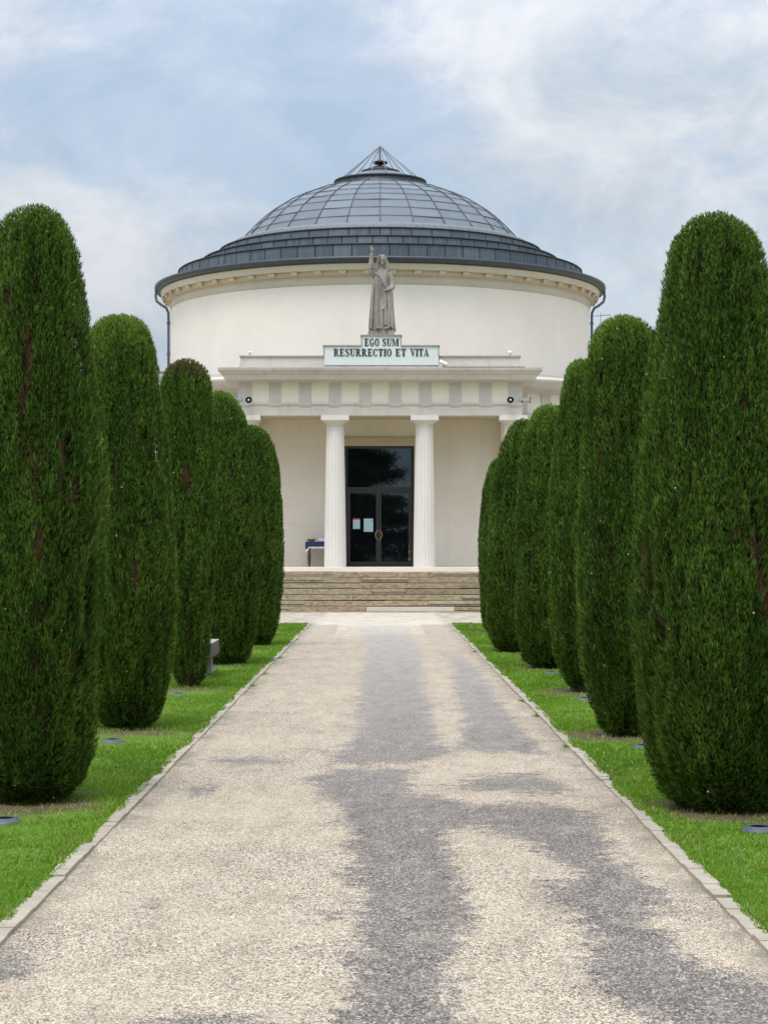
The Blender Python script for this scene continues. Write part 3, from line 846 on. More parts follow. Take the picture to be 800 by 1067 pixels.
# drum
part(MB().lathe([(7.37, 0.2), (7.37, 10.14)], NS, cx), 'drum_wall', M['plaster'])
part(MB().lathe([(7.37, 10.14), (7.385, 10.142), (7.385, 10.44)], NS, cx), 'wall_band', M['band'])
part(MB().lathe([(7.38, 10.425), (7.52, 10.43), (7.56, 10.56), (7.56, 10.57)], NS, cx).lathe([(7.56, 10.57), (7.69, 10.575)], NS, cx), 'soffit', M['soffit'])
part(MB().lathe([(7.66, 10.565), (7.70, 10.57), (7.70, 10.72), (7.72, 10.725), (7.72, 10.775), (7.4, 10.78)], NS, cx), 'cornice', M['cornice'])
bk = MB()
bk.box(-0.115, 0.115, -7.64, -7.37, 10.45, 10.555, 0, (-0.115, 0.115, -7.67, -7.37))
b0 = bk.build('bracket', M['bracket'], ch)
for k in range(60):
    b = b0 if k == 0 else b0.copy()
    if k: C.objects.link(b)
    b.rotation_euler.z = 2 * PI * (k + 0.5) / 60
part(MB().lathe([(7.58, 10.79), (7.88, 10.785), (7.92, 10.82), (7.94, 10.90), (7.93, 10.955), (7.87, 10.95), (7.86, 10.90), (7.45, 10.93), (7.0, 10.99)], NS, cx), 'gutter', M['zinc_dark'])
def downpipe(ph, side):
    d = Vector((math.sin(ph), -math.cos(ph), 0))
    P = lambda r, z: Vector((0, AX, 0)) + d * r + Vector((0, 0, z))
    pts = [P(7.88, 10.84), P(7.90, 10.62), P(7.86, 10.45), P(7.70, 10.32), P(7.53, 10.22), P(7.455, 10.05), P(7.45, 9.8), P(7.45, 7.5)]
    m = MB().tube(pts, 0.048, 10)
    for z in (9.7, 8.6): m.lathe([(0.07, -0.03), (0.07, 0.03)], 12, (*P(7.45, z)[:2], z))
    part(m, 'downpipe', M['pipe'])
downpipe(R(-83.5), -1); downpipe(R(84.5), 1)

# stepped zinc roof: each tier has its own panels
def tier(r0, z0, r1, z1, rin, zin, n, jit):
    m = MB()
    m.lathe([(r0 - 0.03, z0), (r1 - 0.03, z1 - 0.02), (r1 - 0.03, z1 - 0.02), (rin, zin)], NS, cx, 1)
    rt = random.Random(n)
    a = 0.0
    while a < 2 * PI - 1e-4:
        st = 2 * PI / n
        if rt.random() < jit: st *= 0.5
        st = min(st, 2 * PI - a)
        k = 4; g = 0.006 / r0
        v = []
        for (r, z) in ((r0, z0), (r1, z1 - 0.035)):
            for q in range(k + 1):
                aa = a + g + (st - 2 * g) * q / k
                v.append((r * math.cos(aa), AX + r * math.sin(aa), z))
        m.add(v, [(q, q + 1, q + k + 2, q + k + 1) for q in range(k)], 0, True)
        for rr_, zz_ in ((r0, z0),):    # the upright seam between panels
            p0 = Vector((r0 * math.cos(a), AX + r0 * math.sin(a), z0)); p1 = Vector((r1 * math.cos(a), AX + r1 * math.sin(a), z1 - 0.03))
            m.tube([p0, p1], 0.018, 4, 1, False)
        a += st
    m.lathe([(r1 + 0.005, z1 - 0.045), (r1 + 0.035, z1 - 0.04), (r1 + 0.035, z1), (r1 - 0.05, z1 + 0.012)], NS, cx, 1)
    part(m, 'roof_tier', [M['zinc'], M['seam']])
tier(7.11, 10.9, 7.09, 11.50, 6.2, 11.56, 74, 0.06)
tier(6.30, 11.52, 6.27, 11.89, 5.6, 11.93, 80, 0.06)
tier(5.69, 11.90, 5.66, 12.25, 5.1, 12.27, 52, 0.06)
part(MB().lathe([(5.42, 12.26), (5.38, 12.40), (5.30, 12.445), (5.20, 12.46), (5.16, 12.50), (5.0, 12.47)], NS, cx), 'roof_ledge', M['ledge'])

# glazed dome
DP = [(5.02, 12.44), (4.75, 12.78), (4.42, 13.12), (4.08, 13.44), (3.74, 13.70), (3.36, 13.94), (2.85, 14.18), (2.25, 14.42), (1.52, 14.62)]
NM = 28
dm = MB(); rd = random.Random(5)
for j in range(len(DP) - 1):
    (ra, za), (rb, zb) = DP[j], DP[j + 1]
    for k in range(NM):
        a0, a1 = 2 * PI * k / NM - PI / 2, 2 * PI * (k + 1) / NM - PI / 2
        o_ = [rd.uniform(-0.012, 0.012) for _ in range(4)]
        v = [((r + q) * math.cos(a), AX + (r + q) * math.sin(a), z) for (r, z, a), q in zip(((ra, za, a0), (ra, za, a1), (rb, zb, a1), (rb, zb, a0)), o_)]
        dm.add(v, [(0, 1, 2, 3)], 0)
part(dm, 'glass_dome', M['dome'])
rb_ = MB().tube([(0, -r - 0.012, z + 0.012) for r, z in DP], 0.015, 6)
r0 = rb_.build('dome_rib', M['rib'], ch)
for k in range(NM):
    q = r0 if k == 0 else r0.copy()
    if k: C.objects.link(q)
    q.rotation_euler.z = 2 * PI * k / NM
for r, z in DP[1:-1]:
    m = MB()
    for k in range(NM):
        a0, a1 = 2 * PI * k / NM - PI / 2, 2 * PI * (k + 1) / NM - PI / 2
        m.tube([((r + 0.012) * math.cos(a), AX + (r + 0.012) * math.sin(a), z + 0.012) for a in (a0, a1)], 0.0085, 5)
    part(m, 'glazing_bar', M['rib'])
# lantern
ln_ = part(MB().lathe([(1.66, 14.52), (1.68, 14.60), (1.60, 14.62), (1.58, 14.74), (1.64, 14.76), (1.64, 14.80), (1.45, 14.84), (1.40, 14.84)], 64, cx), 'lantern_ring', M['zinc_dark'])
part(MB().lathe([(1.46, 14.84), (0.62, 15.12)], 32, cx, 0, False), 'lantern_glass', M['dome'], ln_)
part(MB().lathe([(0.66, 15.10), (0.68, 15.17), (0.55, 15.21), (0.50, 15.22), (0.30, 15.32), (0.08, 15.36), (0.07, 15.42), (0.24, 15.44), (0.27, 15.48), (0.24, 15.52), (0.05, 15.55), (0.03, 15.6)], 32, cx), 'lantern_cap', M['black'], ln_)
part(MB().tube([(0, AX, 15.5), (0, AX, 16.1)], 0.022, 8), 'mast', M['rod'], ln_)
for k in range(16):
    a = 2 * PI * (k + 0.4) / 16
    part(MB().tube([(1.47 * math.cos(a), AX + 1.47 * math.sin(a), 14.80), (0.015 * math.cos(a), AX + 0.015 * math.sin(a), 16.07)], 0.013, 5), 'lantern_rod', M['rod'], ln_)

# lower ring round the drum
a_gap = R(24.2)
A0, A1 = -PI / 2 + a_gap, 3 * PI / 2 - a_gap
part(MB().lathe([(9.95, 0), (9.95, 6.62)], NS, cx, a0=A0, a1=A1), 'ring_wall', M['plaster'])
rc = MB().lathe([(9.96, 5.64), (10.0, 5.66), (10.0, 5.95), (9.97, 5.955)], NS, cx, a0=A0, a1=A1)
part(rc, 'ring_architrave', M['arch'])
part(MB().lathe([(9.95, 6.56), (10.06, 6.60), (10.08, 6.66), (10.33, 6.68), (10.35, 6.80), (10.42, 6.86), (10.47, 6.94), (10.47, 6.99), (7.36, 7.42)], NS, cx, a0=A0, a1=A1), 'ring_cornice', M['arch'])
part(MB().lathe([(9.6, 7.06), (7.36, 7.5)], NS, cx), 'ring_roof', M['lead'])
for k in range(26):
    for s in (-1, 1):
        a = R(26 + 5.0 * k)
        if a > PI: continue
        p = MB().box(-0.18, 0.18, -9.975, -9.93, 5.96, 6.57).build('frieze_panel', M['panel'], ch)
        p.rotation_euler.z = s * a

# stylobate, portico walls and ceiling
part(MB().box(-4.72, 4.72, 55.46, 58.9, 1.113, 1.23), 'floor_slab', M['cornice'], bevel=0.012)
part(MB().box(-4.66, 4.66, 55.2, 59.4, 0, 1.112), 'podium', M['plaster'])
DX0, DX1, DZ = -1.085, 1.035, 4.90
wl = MB()
wl.box(-3.66, DX0, 58.3, 58.75, 1.23, 5.8); wl.box(DX1, 3.66, 58.3, 58.75, 1.23, 5.8); wl.box(DX0, DX1, 58.3, 58.75, DZ, 5.8)
part(wl, 'portico_wall', M['wall'])
for s in (-1, 1):
    part(MB().box(s * 3.9 - 0.25, s * 3.9 + 0.25, 57.95, 59.2, 1.231, 5.64), 'pilaster', M['wall'])
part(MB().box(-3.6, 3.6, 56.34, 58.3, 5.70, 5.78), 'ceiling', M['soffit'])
# stepped lintel over the door
lt = MB().box(DX0 - 0.22, DX1 + 0.22, 58.235, 58.31, DZ + 0.002, DZ + 0.19).box(DX0 - 0.25, DX1 + 0.25, 58.205, 58.30, DZ + 0.19, DZ + 0.235)
lt.box(DX0 - 0.22, DX0 + 0.004, 58.25, 58.31, 1.23, DZ).box(DX1 - 0.004, DX1 + 0.22, 58.25, 58.31, 1.23, DZ)
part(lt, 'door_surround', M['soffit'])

# columns
def column(x):
    y = 56.0
    nf = 20
    def rf(r, z, a):
        u = (a * nf / (2 * PI)) % 1.0
        return r - 0.020 * (r / 0.32) * math.sin(PI * u) ** 0.8
    prof = []
    for k in range(13):
        tt = k / 12
        prof.append((0.322 - 0.066 * tt ** 1.25, 1.23 + (5.34 - 1.23) * tt))
    sh = MB().lathe(prof, nf * 8, (x, y, 0), rf=rf)
    s = part(sh, 'column', M['column'])
    cp = MB().lathe([(0.255, 5.335), (0.262, 5.34), (0.262, 5.352), (0.255, 5.356), (0.257, 5.40), (0.268, 5.405), (0.268, 5.415), (0.28, 5.42), (0.335, 5.455), (0.375, 5.485), (0.385, 5.50)], 48, (x, y, 0))
    cp.box(x - 0.405, x + 0.405, y - 0.405, y + 0.405, 5.50, 5.638)
    part(cp, 'capital', M['column'], s)
for x in (-3.88, -1.31, 1.29, 3.86): column(x)

# entablature
EY = 55.74
E = 4.13
ar = MB().box(-E, E, EY, 56.34, 5.64, 5.95).box(-E, -E + 0.56, 56.34, 58.6, 5.64, 5.95).box(E - 0.56, E, 56.34, 58.6, 5.64, 5.95)
part(ar, 'architrave', M['arch'])
part(MB().box(-E - 0.03, E + 0.03, EY - 0.03, 59.6, 5.952, 6.005), 'taenia', M['arch'])
part(MB().box(-E, E, EY + 0.003, 59.6, 6.006, 6.62), 'frieze', M['frieze'])
PXC = [-3.925 + 0.868 * k * 7.85 / 7.812 for k in range(10)]
for k, x in enumerate(PXC):
    wd = 0.205 if k in (0, 9) else 0.175
    part(MB().box(x - wd, x + wd, EY - 0.016, EY + 0.01, 6.007, 6.60), 'frieze_panel', M['panel'])
    gm = MB().box(x - 0.17, x + 0.17, EY - 0.022, EY + 0.01, 5.918, 5.951)
    for q in range(5): gm.lathe([(0.018, 5.89), (0.013, 5.918)], 8, (x - 0.136 + 0.068 * q, EY - 0.006, 0))
    part(gm, 'guttae', M['arch'])
def frust(m, o0, o1, z0, z1, mi=0):
    m.box(-E - o0, E + o0, EY - o0, 60.3, z0, z1, mi, (-E - o1, E + o1, EY - o1, 60.3))
cn = MB()
frust(cn, 0.03, 0.09, 6.60, 6.655)
frust(cn, 0.36, 0.37, 6.657, 6.70); frust(cn, 0.38, 0.41, 6.701, 6.80); frust(cn, 0.43, 0.515, 6.802, 6.90)
part(cn, 'cornice', M['arch'])
part(MB().box(-E - 0.54, E + 0.54, EY - 0.54, 60.3, 6.902, 6.985), 'cornice_edge', M['cornice_dirty'])
fl = MB()
x = -E - 0.5
rf_ = random.Random(9)
while x < E + 0.5:
    w_ = min(rf_.uniform(0.85, 0.95), E + 0.5 - x)
    fl.box(x, x + w_ - 0.012, EY - 0.50, EY + 0.22, 6.988, 7.0, 0, (x, x + w_ - 0.012, EY - 0.42, EY + 0.22))
    fl.box(x, x + w_ - 0.012, EY - 0.36, EY + 0.22, 7.001, 7.045, 0, (x + 0.02, x + w_ - 0.032, EY - 0.05, EY + 0.22))
    x += w_
part(fl, 'lead_flashing', M['lead'])
at = MB().box(-4.10, 4.10, EY + 0.14, EY + 0.55, 7.046, 7.19).box(-4.07, 4.07, EY + 0.17, EY + 0.52, 7.191, 7.36)
part(at, 'attic_parapet', M['arch'])
part(MB().box(-4.10, 4.10, EY + 0.13, EY + 0.56, 7.362, 7.40), 'parapet_coping', M['cornice_dirty'])

# inscription tablet
IY = EY + 0.11
IX = 0.035
ib = MB().box(IX - 1.66, IX + 1.66, IY, IY + 0.5, 7.12, 7.665).box(IX - 0.56, IX + 0.56, IY + 0.001, IY + 0.499, 7.666, 7.965)
tab = part(ib, 'inscription_tablet', M['inscription'])
tr = MB()
for x0, x1, z in ((-1.705, -0.562, 7.667), (0.562, 1.705, 7.667), (-0.605, 0.605, 7.967)):
    tr.box(IX + x0, IX + x1, IY - 0.035, IY + 0.53, z, z + 0.032)
for x, z0, z1 in ((-1.69, 7.405, 7.666), (1.655, 7.405, 7.666), (-0.59, 7.70, 7.966), (0.561, 7.70, 7.966)):
    tr.box(IX + x, IX + x + 0.028, IY - 0.02, IY + 0.51, z0, z1)
part(tr, 'tablet_moulding', M['trim'], tab)

def letters(text, x0, x1, z0, h):
    """bold condensed roman capitals"""
    m = MB()
    St, Th, Sf = 0.215, 0.095, 0.07
    def glyph(c):
        P, w = [], 0.62
        rect = lambda a, b, c_, d: P.append([(a, c_), (b, c_), (b, d), (a, d)])
        def serif(xc, half, z): rect(xc - half, xc + half, z, z + Sf)
        def ring(cx_, cz, ox, oz, ix, iz, t0, t1, n=18):
            for k in range(n):
                a, b = t0 + (t1 - t0) * k / n, t0 + (t1 - t0) * (k + 1) / n
                P.append([(cx_ + ix * math.cos(a), cz + iz * math.sin(a)), (cx_ + ox * math.cos(a), cz + oz * math.sin(a)),
                          (cx_ + ox * math.cos(b), cz + oz * math.sin(b)), (cx_ + ix * math.cos(b), cz + iz * math.sin(b))])
        def stem(x): rect(x, x + St, 0, 1); serif(x + St / 2, St / 2 + 0.06, 0); serif(x + St / 2, St / 2 + 0.06, 1 - Sf)
        if c == 'I': stem(0.08); w = 0.34
        elif c == 'E':
            stem(0.07); rect(0.2, 0.55, 0, Th); rect(0.2, 0.53, 1 - Th, 1); rect(0.2, 0.42, 0.47, 0.53)
            P.append([(0.44, Th), (0.55, Th), (0.58, 0.28), (0.54, 0.28)]); P.append([(0.53, 0.74), (0.56, 0.74), (0.55, 1 - Th), (0.43, 1 - Th)]); rect(0.38, 0.43, 0.38, 0.62); w = 0.62
        elif c == 'T':
            stem(0.22); rect(0.02, 0.61, 1 - Th, 1)
            P.append([(0.02, 0.72), (0.055, 0.72), (0.14, 1 - Th), (0.02, 1 - Th)]); P.append([(0.575, 0.72), (0.61, 0.72), (0.61, 1 - Th), (0.49, 1 - Th)]); w = 0.63
        elif c == 'O': ring(0.33, 0.5, 0.30, 0.515, 0.125, 0.44, 0, 2 * PI, 32); w = 0.66
        elif c in 'CG':
            ring(0.33, 0.5, 0.30, 0.515, 0.125, 0.44, R(48), R(312), 28)
            P.append([(0.50, 0.66), (0.55, 0.66), (0.55, 0.98), (0.50, 0.86)])
            if c == 'G': rect(0.42, 0.58, 0.04, 0.44); rect(0.34, 0.64, 0.40, 0.45); w = 0.66
            else: P.append([(0.49, 0.13), (0.53, 0.16), (0.56, 0.30), (0.53, 0.30)]); w = 0.61
        elif c == 'S':
            pts = [(0.50, 0.80, 0.03), (0.44, 0.93, 0.05), (0.29, 0.965, 0.05), (0.15, 0.88, 0.085), (0.125, 0.74, 0.11), (0.22, 0.60, 0.11), (0.38, 0.45, 0.11), (0.475, 0.29, 0.11), (0.44, 0.12, 0.085), (0.30, 0.035, 0.05), (0.15, 0.06, 0.05), (0.075, 0.2, 0.03)]
            for (xa, za, wa), (xb, zb, wb) in zip(pts, pts[1:]):
                d = math.hypot(xb - xa, zb - za); nx, nz = -(zb - za) / d, (xb - xa) / d
                P.append([(xa - nx * wa * .8, za - nz * wa * .8), (xb - nx * wb * .8, zb - nz * wb * .8), (xb + nx * wb * .8, zb + nz * wb * .8), (xa + nx * wa * .8, za + nz * wa * .8)][::-1])
            rect(0.48, 0.52, 0.68, 0.98); rect(0.055, 0.095, 0.02, 0.32); w = 0.58
        elif c == 'R':
            stem(0.07); ring(0.26, 0.74, 0.30, 0.26, 0.115, 0.19, -PI / 2, PI / 2, 14); rect(0.2, 0.27, 0.93, 1); rect(0.2, 0.27, 0.48, 0.55)
            P.append([(0.28, 0.5), (0.44, 0.5), (0.66, 0.0), (0.47, 0.0)]); rect(0.45, 0.70, 0, Sf); w = 0.70
        elif c == 'U':
            rect(0.08, 0.08 + St, 0.3, 1); serif(0.17, 0.15, 1 - Sf); rect(0.52, 0.58, 0.3, 1); serif(0.55, 0.11, 1 - Sf)
            ring(0.33, 0.31, 0.25, 0.325, 0.12, 0.25, PI, 2 * PI, 16); w = 0.68
        elif c == 'M':
            rect(0.08, 0.14, 0, 1); serif(0.11, 0.1, 0); rect(0.66, 0.66 + St, 0, 1); serif(0.75, 0.15, 0); rect(0.01, 0.2, 1 - Sf, 1); rect(0.64, 0.91, 1 - Sf, 1)
            P.append([(0.06, 1), (0.26, 1), (0.48, 0.04), (0.38, 0.04)][::-1]); P.append([(0.38, 0.04), (0.45, 0.04), (0.74, 1), (0.66, 1)]); w = 0.92
        elif c == 'V':
            P.append([(0.06, 1), (0.27, 1), (0.42, 0.0), (0.31, 0.0)][::-1]); P.append([(0.33, 0.0), (0.40, 0.0), (0.60, 1), (0.53, 1)]); rect(0.0, 0.32, 1 - Sf, 1); rect(0.46, 0.67, 1 - Sf, 1); w = 0.66
        elif c == 'A':
            P.append([(0.06, 0), (0.13, 0), (0.36, 1), (0.29, 1)]); P.append([(0.29, 1), (0.40, 1), (0.63, 0), (0.42, 0)][::-1]); rect(0.16, 0.46, 0.27, 0.33); rect(0.0, 0.2, 0, Sf); rect(0.37, 0.69, 0, Sf); w = 0.69
        return P, w
    gl = [glyph(c) for c in text]
    tot = sum(w for _, w in gl) + 0.03 * (len(gl) - 1)
    sx = (x1 - x0) / tot
    x = 0
    lay = 0
    for P, w in gl:
        for poly in P:
            lay = (lay + 1) % 7         # overlapping strokes never share a plane
            m.prism([(x0 + (x + a) * sx, z0 + b * h) for a, b in poly], IY - 0.012 - 0.0006 * lay, IY + 0.01)
        x += w + 0.03
    part(m, 'lettering', M['letter'], tab)
U = 0.0279
WX = lambda px: (px - 396) * U
letters('EGO', WX(379.6), WX(395.2), 7.672, 0.215)
letters('SUM', WX(398.0), WX(415.4), 7.672, 0.215)
letters('RESURRECTIO', WX(347.4), WX(408.2), 7.375, 0.215)
letters('ET', WX(411.9), WX(423.2), 7.375, 0.215)
letters('VITA', WX(427.2), WX(447.0), 7.375, 0.215)
part(MB().box(IX - 0.39, IX + 0.39, IY + 0.02, IY + 0.62, 8.0, 8.125, 0, (IX - 0.375, IX + 0.375, IY + 0.035, IY + 0.61)), 'statue_plinth', M['statue'])

# door
dr = MB()
yf, yb = 58.36, 58.44
dr.box(DX0, DX0 + 0.10, yf, yb, 1.245, DZ).box(DX1 - 0.10, DX1, yf, yb, 1.245, DZ).box(DX0 + 0.10, DX1 - 0.10, yf, yb, DZ - 0.075, DZ).box(DX0 + 0.10, DX1 - 0.10, yf, yb, 3.53, 3.645)
dr.box(DX0, DX1, yf - 0.02, yb, 1.231, 1.262)
door = part(dr, 'door', M['frame'])
mid = -0.045
for a, b in ((DX0 + 0.102, mid - 0.004), (mid + 0.004, DX1 - 0.102)):
    lf = MB()
    st_ = 0.075
    y0_, y1_ = yf + 0.012, yb - 0.008
    lf.box(a, a + st_, y0_, y1_, 1.27, 3.527).box(b - st_, b, y0_, y1_, 1.27, 3.527).box(a + st_, b - st_, y0_, y1_, 1.27, 1.38).box(a + st_, b - st_, y0_, y1_, 3.46, 3.527)
    part(lf, 'door_leaf', M['frame'], door)
    part(MB().box(a + st_, b - st_, yf + 0.03, yf + 0.038, 1.38, 3.46), 'glass_pane', M['glass'], door)
part(MB().box(DX0 + 0.10, DX1 - 0.10, yf + 0.03, yf + 0.038, 3.645, DZ - 0.075), 'glass_pane', M['glass'], door)
for s in (-1, 1):
    pts = [(mid + s * (0.02 + 0.085 * math.sin(PI * k / 10)), yf - 0.05 - 0.03 * math.sin(PI * k / 10), 2.04 + 0.30 * k / 10) for k in range(11)]
    hd = MB().tube(pts, 0.012, 8)
    for e in (pts[0], pts[-1]): hd.tube([(e[0], e[1], e[2]), (e[0] + s * 0.01, yf + 0.014, e[2])], 0.015, 8)
    part(hd, 'handle', M['brass'], door)
bl = MB().box(DX1 - 0.15, DX1 - 0.142, yf - 0.004, yf + 0.012, 1.40, 1.95)
for z in (1.43, 1.66): bl.box(DX1 - 0.17, DX1 - 0.12, yf - 0.022, yf + 0.0125, z, z + 0.045)
part(bl, 'bolt', M['brass'], door)

# notices on the glass
def notice(x0, x1, z0, z1, label, red):
    y = yf + 0.027
    o = MB().box(x0, x1, y - 0.004, y, z0, z1).build('notice', [M['notice'], M['red']])
    tag(o, label, 'notice', 'notices taped to the door')
    if red: MB().box(x0, x1, y - 0.0055, y - 0.0042, z1 - 0.045, z1).build('red_strip', M['red'], o)
    else: MB().box(x1 - 0.06, x1 - 0.03, y - 0.0055, y - 0.0042, z1 - 0.09, z1 - 0.065).build('printed_mark', M['black'], o)
notice(-0.826, -0.613, 2.377, 2.70, 'small pale notice with red top edge taped to the left door leaf', True)
notice(-0.497, -0.213, 2.29, 2.69, 'larger pale blue notice taped beside the door handles', False)

# ------------------------------------------------------------------ steps
stp = thing('staircase', 'broad flight of worn brown stone steps leading up to the portico', 'steps', (0, 53.2, 0))
SO = (0, 53.2, 0)
rs_ = random.Random(14)
RISE = 1.112 / 7
for i in range(7):
    y0 = 53.2 + 0.325 * i
    m = MB()
    x = -4.7
    if i == 0: cuts = [-4.7, -2.9, -2.55, -0.38, 2.06, 4.7]
    else:
        cuts = [x]
        while cuts[-1] < 4.7: cuts.append(min(4.7, cuts[-1] + rs_.uniform(0.9, 3.0)))
        if cuts[-1] - cuts[-2] < 0.4: cuts.pop(-2)
    for a, b in zip(cuts, cuts[1:]):
        new = (i == 0 and abs(a + 0.38) < 0.01)
        j = rs_.uniform(-0.022, 0.022) - (0.006 if new else 0)
        zt = RISE * (i + 1) - 0.0015 - rs_.uniform(0, 0.022)
        zb = RISE * i + (0.0 if i == 0 else rs_.uniform(0.0, 0.02))
        sp_ = rs_.random() < 0.4
        if sp_ and not new:                       # a block split by a horizontal bed joint
            zm = zb + (zt - zb) * rs_.uniform(0.35, 0.6)
            m.box(a + 0.004, b - 0.004, y0 + j + 0.008, y0 + 0.34, zb, zm - 0.016)
            m.box(a + 0.004, b - 0.004, y0 + j, y0 + 0.34, zm, zt, 0, (a + 0.004, b - 0.004, y0 + j + 0.01, y0 + 0.34))
        else:
            m.box(a + 0.004, b - 0.004, y0 + j, y0 + 0.34, zb, zt, 1 if new else 0, (a + 0.004, b - 0.004, y0 + j + 0.01, y0 + 0.34))
    m.build('step', [M['step'], M['step_new']], stp, SO)
MB().box(-4.69, 4.69, 53.26, 55.19, 0, 0.1).box(-4.69, 4.69, 53.6, 55.19, 0.1, RISE * 2 - 0.03).box(-4.69, 4.69, 54.25, 55.19, 0.28, RISE * 4 - 0.03).box(-4.69, 4.69, 54.9, 55.19, 0.6, RISE * 6 - 0.03).build('step_core', M['trim'], stp, SO)
ft = MB()
x = -4.8
while x < 4.8:
    w_ = rs_.uniform(1.2, 2.6); b = min(4.8, x + w_)
    ft.box(x + 0.004, b - 0.004, 53.02 + rs_.uniform(-0.015, 0.015), 53.185, -0.1, 0.022 + rs_.uniform(-0.006, 0.008)); x = b
ft.build('footing', M['step'], stp, SO)

# ------------------------------------------------------------------ statue
def remesh(mb, name, voxel, mat, org):
    o = mb.build(name, mat, None, org)
    md = o.modifiers.new('r', 'REMESH'); md.mode = 'VOXEL'; md.voxel_size = voxel; md.use_smooth_shade = True
    sm = o.modifiers.new('s', 'SMOOTH'); sm.factor = 0.5; sm.iterations = 1
    dg = bpy.context.evaluated_depsgraph_get(); dg.update()
    me = bpy.data.meshes.new_from_object(o.evaluated_get(dg))
    o.modifiers.clear(); old = o.data; o.data = me; me.name = name; bpy.data.meshes.remove(old)
    return o

def ellipsoid(mb, c, r, n=20, tilt=None):
    prof = [(max(1e-3, math.sin(PI * k / n)), -math.cos(PI * k / n)) for k in range(n + 1)]
    Mx = (tilt or Matrix.Identity(4)) @ Matrix.Diagonal((*r, 1))
    mb.lathe(prof, n, c, M=Mx)

st = MB()
def robe_r(th, z):
    rx = np.interp(z, [0.0, 0.25, 0.8, 1.2, 1.5, 1.68, 1.78, 1.86], [0.37, 0.345, 0.315, 0.30, 0.285, 0.25, 0.13, 0.085])
    ry = np.interp(z, [0.0, 0.25, 0.8, 1.2, 1.5, 1.68, 1.78, 1.86], [0.29, 0.265, 0.235, 0.225, 0.215, 0.17, 0.12, 0.085])
    r = 1 / math.sqrt((math.cos(th) / rx) ** 2 + (math.sin(th) / ry) ** 2)
    amp = np.interp(z, [0, 0.6, 1.3, 1.7], [0.115, 0.105, 0.065, 0.0])
    sw = 0.25 * math.sin(z * 2.2)
    f = math.sin(11 * th + sw * 3 + 0.8) * 0.6 + math.sin(17 * th - z * 1.3) * 0.4
    f = math.copysign(abs(f) ** 0.7, f)
    for nn, ph, wd in ((7, 0.4 + sw, 0.20), (13, 1.9 - sw * 2, 0.22)):
        f -= 1.5 * math.exp(-(math.sin((nn * th + ph) / 2) / wd) ** 2)
    return r * (1 + amp * f)
pr_ = [(1, z) for z in np.linspace(0.0, 1.86, 60)]
st.lathe([(0.001, 0.0)] + pr_ + [(0.001, 1.87)], 180, (0.0, 0, 0), rf=lambda r, z, a: robe_r(a, z) if r == 1 else r)
# plain base under the hem, feet
st.lathe([(0.001, -0.01), (0.34, -0.01), (0.34, 0.05), (0.001, 0.055)], 40, M=Matrix.Diagonal((1.05, 0.85, 1, 1)))
for s in (-1, 1): ellipsoid(st, (s * 0.12 + 0.02, -0.27, 0.06), (0.055, 0.12, 0.045), 12)
# neck, head, face
st.tube([(0, 0, 1.74), (0.01, -0.02, 1.96)], [0.085, 0.07], 14)
tl = Matrix.Rotation(R(6), 4, 'Y') @ Matrix.Rotation(R(8), 4, 'Z')
ellipsoid(st, (0.015, -0.035, 2.085), (0.092, 0.115, 0.135), 20, tl)
ellipsoid(st, (0.012, -0.05, 2.00), (0.065, 0.085, 0.075), 14)             # jaw and beard
ellipsoid(st, (0.018, -0.13, 1.975), (0.042, 0.04, 0.07), 12)
st.tube([(0.022, -0.142, 2.12), (0.022, -0.172, 2.065), (0.022, -0.15, 2.055)], [0.013, 0.021, 0.012], 8)
for s in (-1, 1):
    st.tube([(0.02 + s * 0.02, -0.142, 2.125), (0.02 + s * 0.045, -0.143, 2.135), (0.02 + s * 0.075, -0.115, 2.12)], [0.012, 0.015, 0.01], 8)
    ellipsoid(st, (0.02 + s * 0.042, -0.135, 2.10), (0.016, 0.012, 0.010), 8)
# parted hair, falling on the shoulders
ellipsoid(st, (0.01, 0.015, 2.125), (0.122, 0.125, 0.135), 20)
for s in (-1, 1):
    st.tube([(s * 0.05, -0.09, 2.22), (s * 0.108, -0.06, 2.12), (s * 0.125, -0.03, 1.98), (s * 0.15, -0.04, 1.82), (s * 0.16, -0.09, 1.70)], [0.035, 0.042, 0.05, 0.05, 0.03], 12)
    st.tube([(s * 0.08, 0.06, 2.15), (s * 0.14, 0.06, 1.98), (s * 0.18, 0.05, 1.78)], [0.05, 0.07, 0.06], 12)
# raised right arm with a wide sleeve, and its hand
st.tube([(-0.17, 0.0, 1.66), (-0.24, -0.05, 1.74), (-0.30, -0.12, 1.86)], [0.12, 0.11, 0.10], 14)
st.tube([(-0.30, -0.12, 1.83), (-0.305, -0.13, 1.93), (-0.30, -0.13, 2.10), (-0.295, -0.13, 2.26)], [0.11, 0.095, 0.062, 0.05], 14)
st.tube([(-0.33, -0.12, 1.86), (-0.30, -0.13, 1.72), (-0.26, -0.13, 1.60)], [0.09, 0.075, 0.03], 12)
st.tube([(-0.295, -0.13, 2.25), (-0.293, -0.135, 2.33)], [0.033, 0.030], 10)
ellipsoid(st, (-0.292, -0.14, 2.375), (0.046, 0.026, 0.055), 12)
for q, (dx, ln2, cv) in enumerate(((-0.033, 0.075, 0.05), (-0.011, 0.10, 0.01), (0.012, 0.095, 0.01), (0.033, 0.07, 0.06))):
    b = Vector((-0.292 + dx, -0.14, 2.41))
    st.tube([b, b + Vector((dx * 0.3 - 0.012, -cv * 0.5, ln2 * 0.55)), b + Vector((dx * 0.4 - 0.035, -cv - 0.01, ln2))], [0.0125, 0.0115, 0.009], 8)
st.tube([(-0.265, -0.145, 2.345), (-0.235, -0.165, 2.39), (-0.232, -0.175, 2.43)], [0.014, 0.013, 0.010], 8)
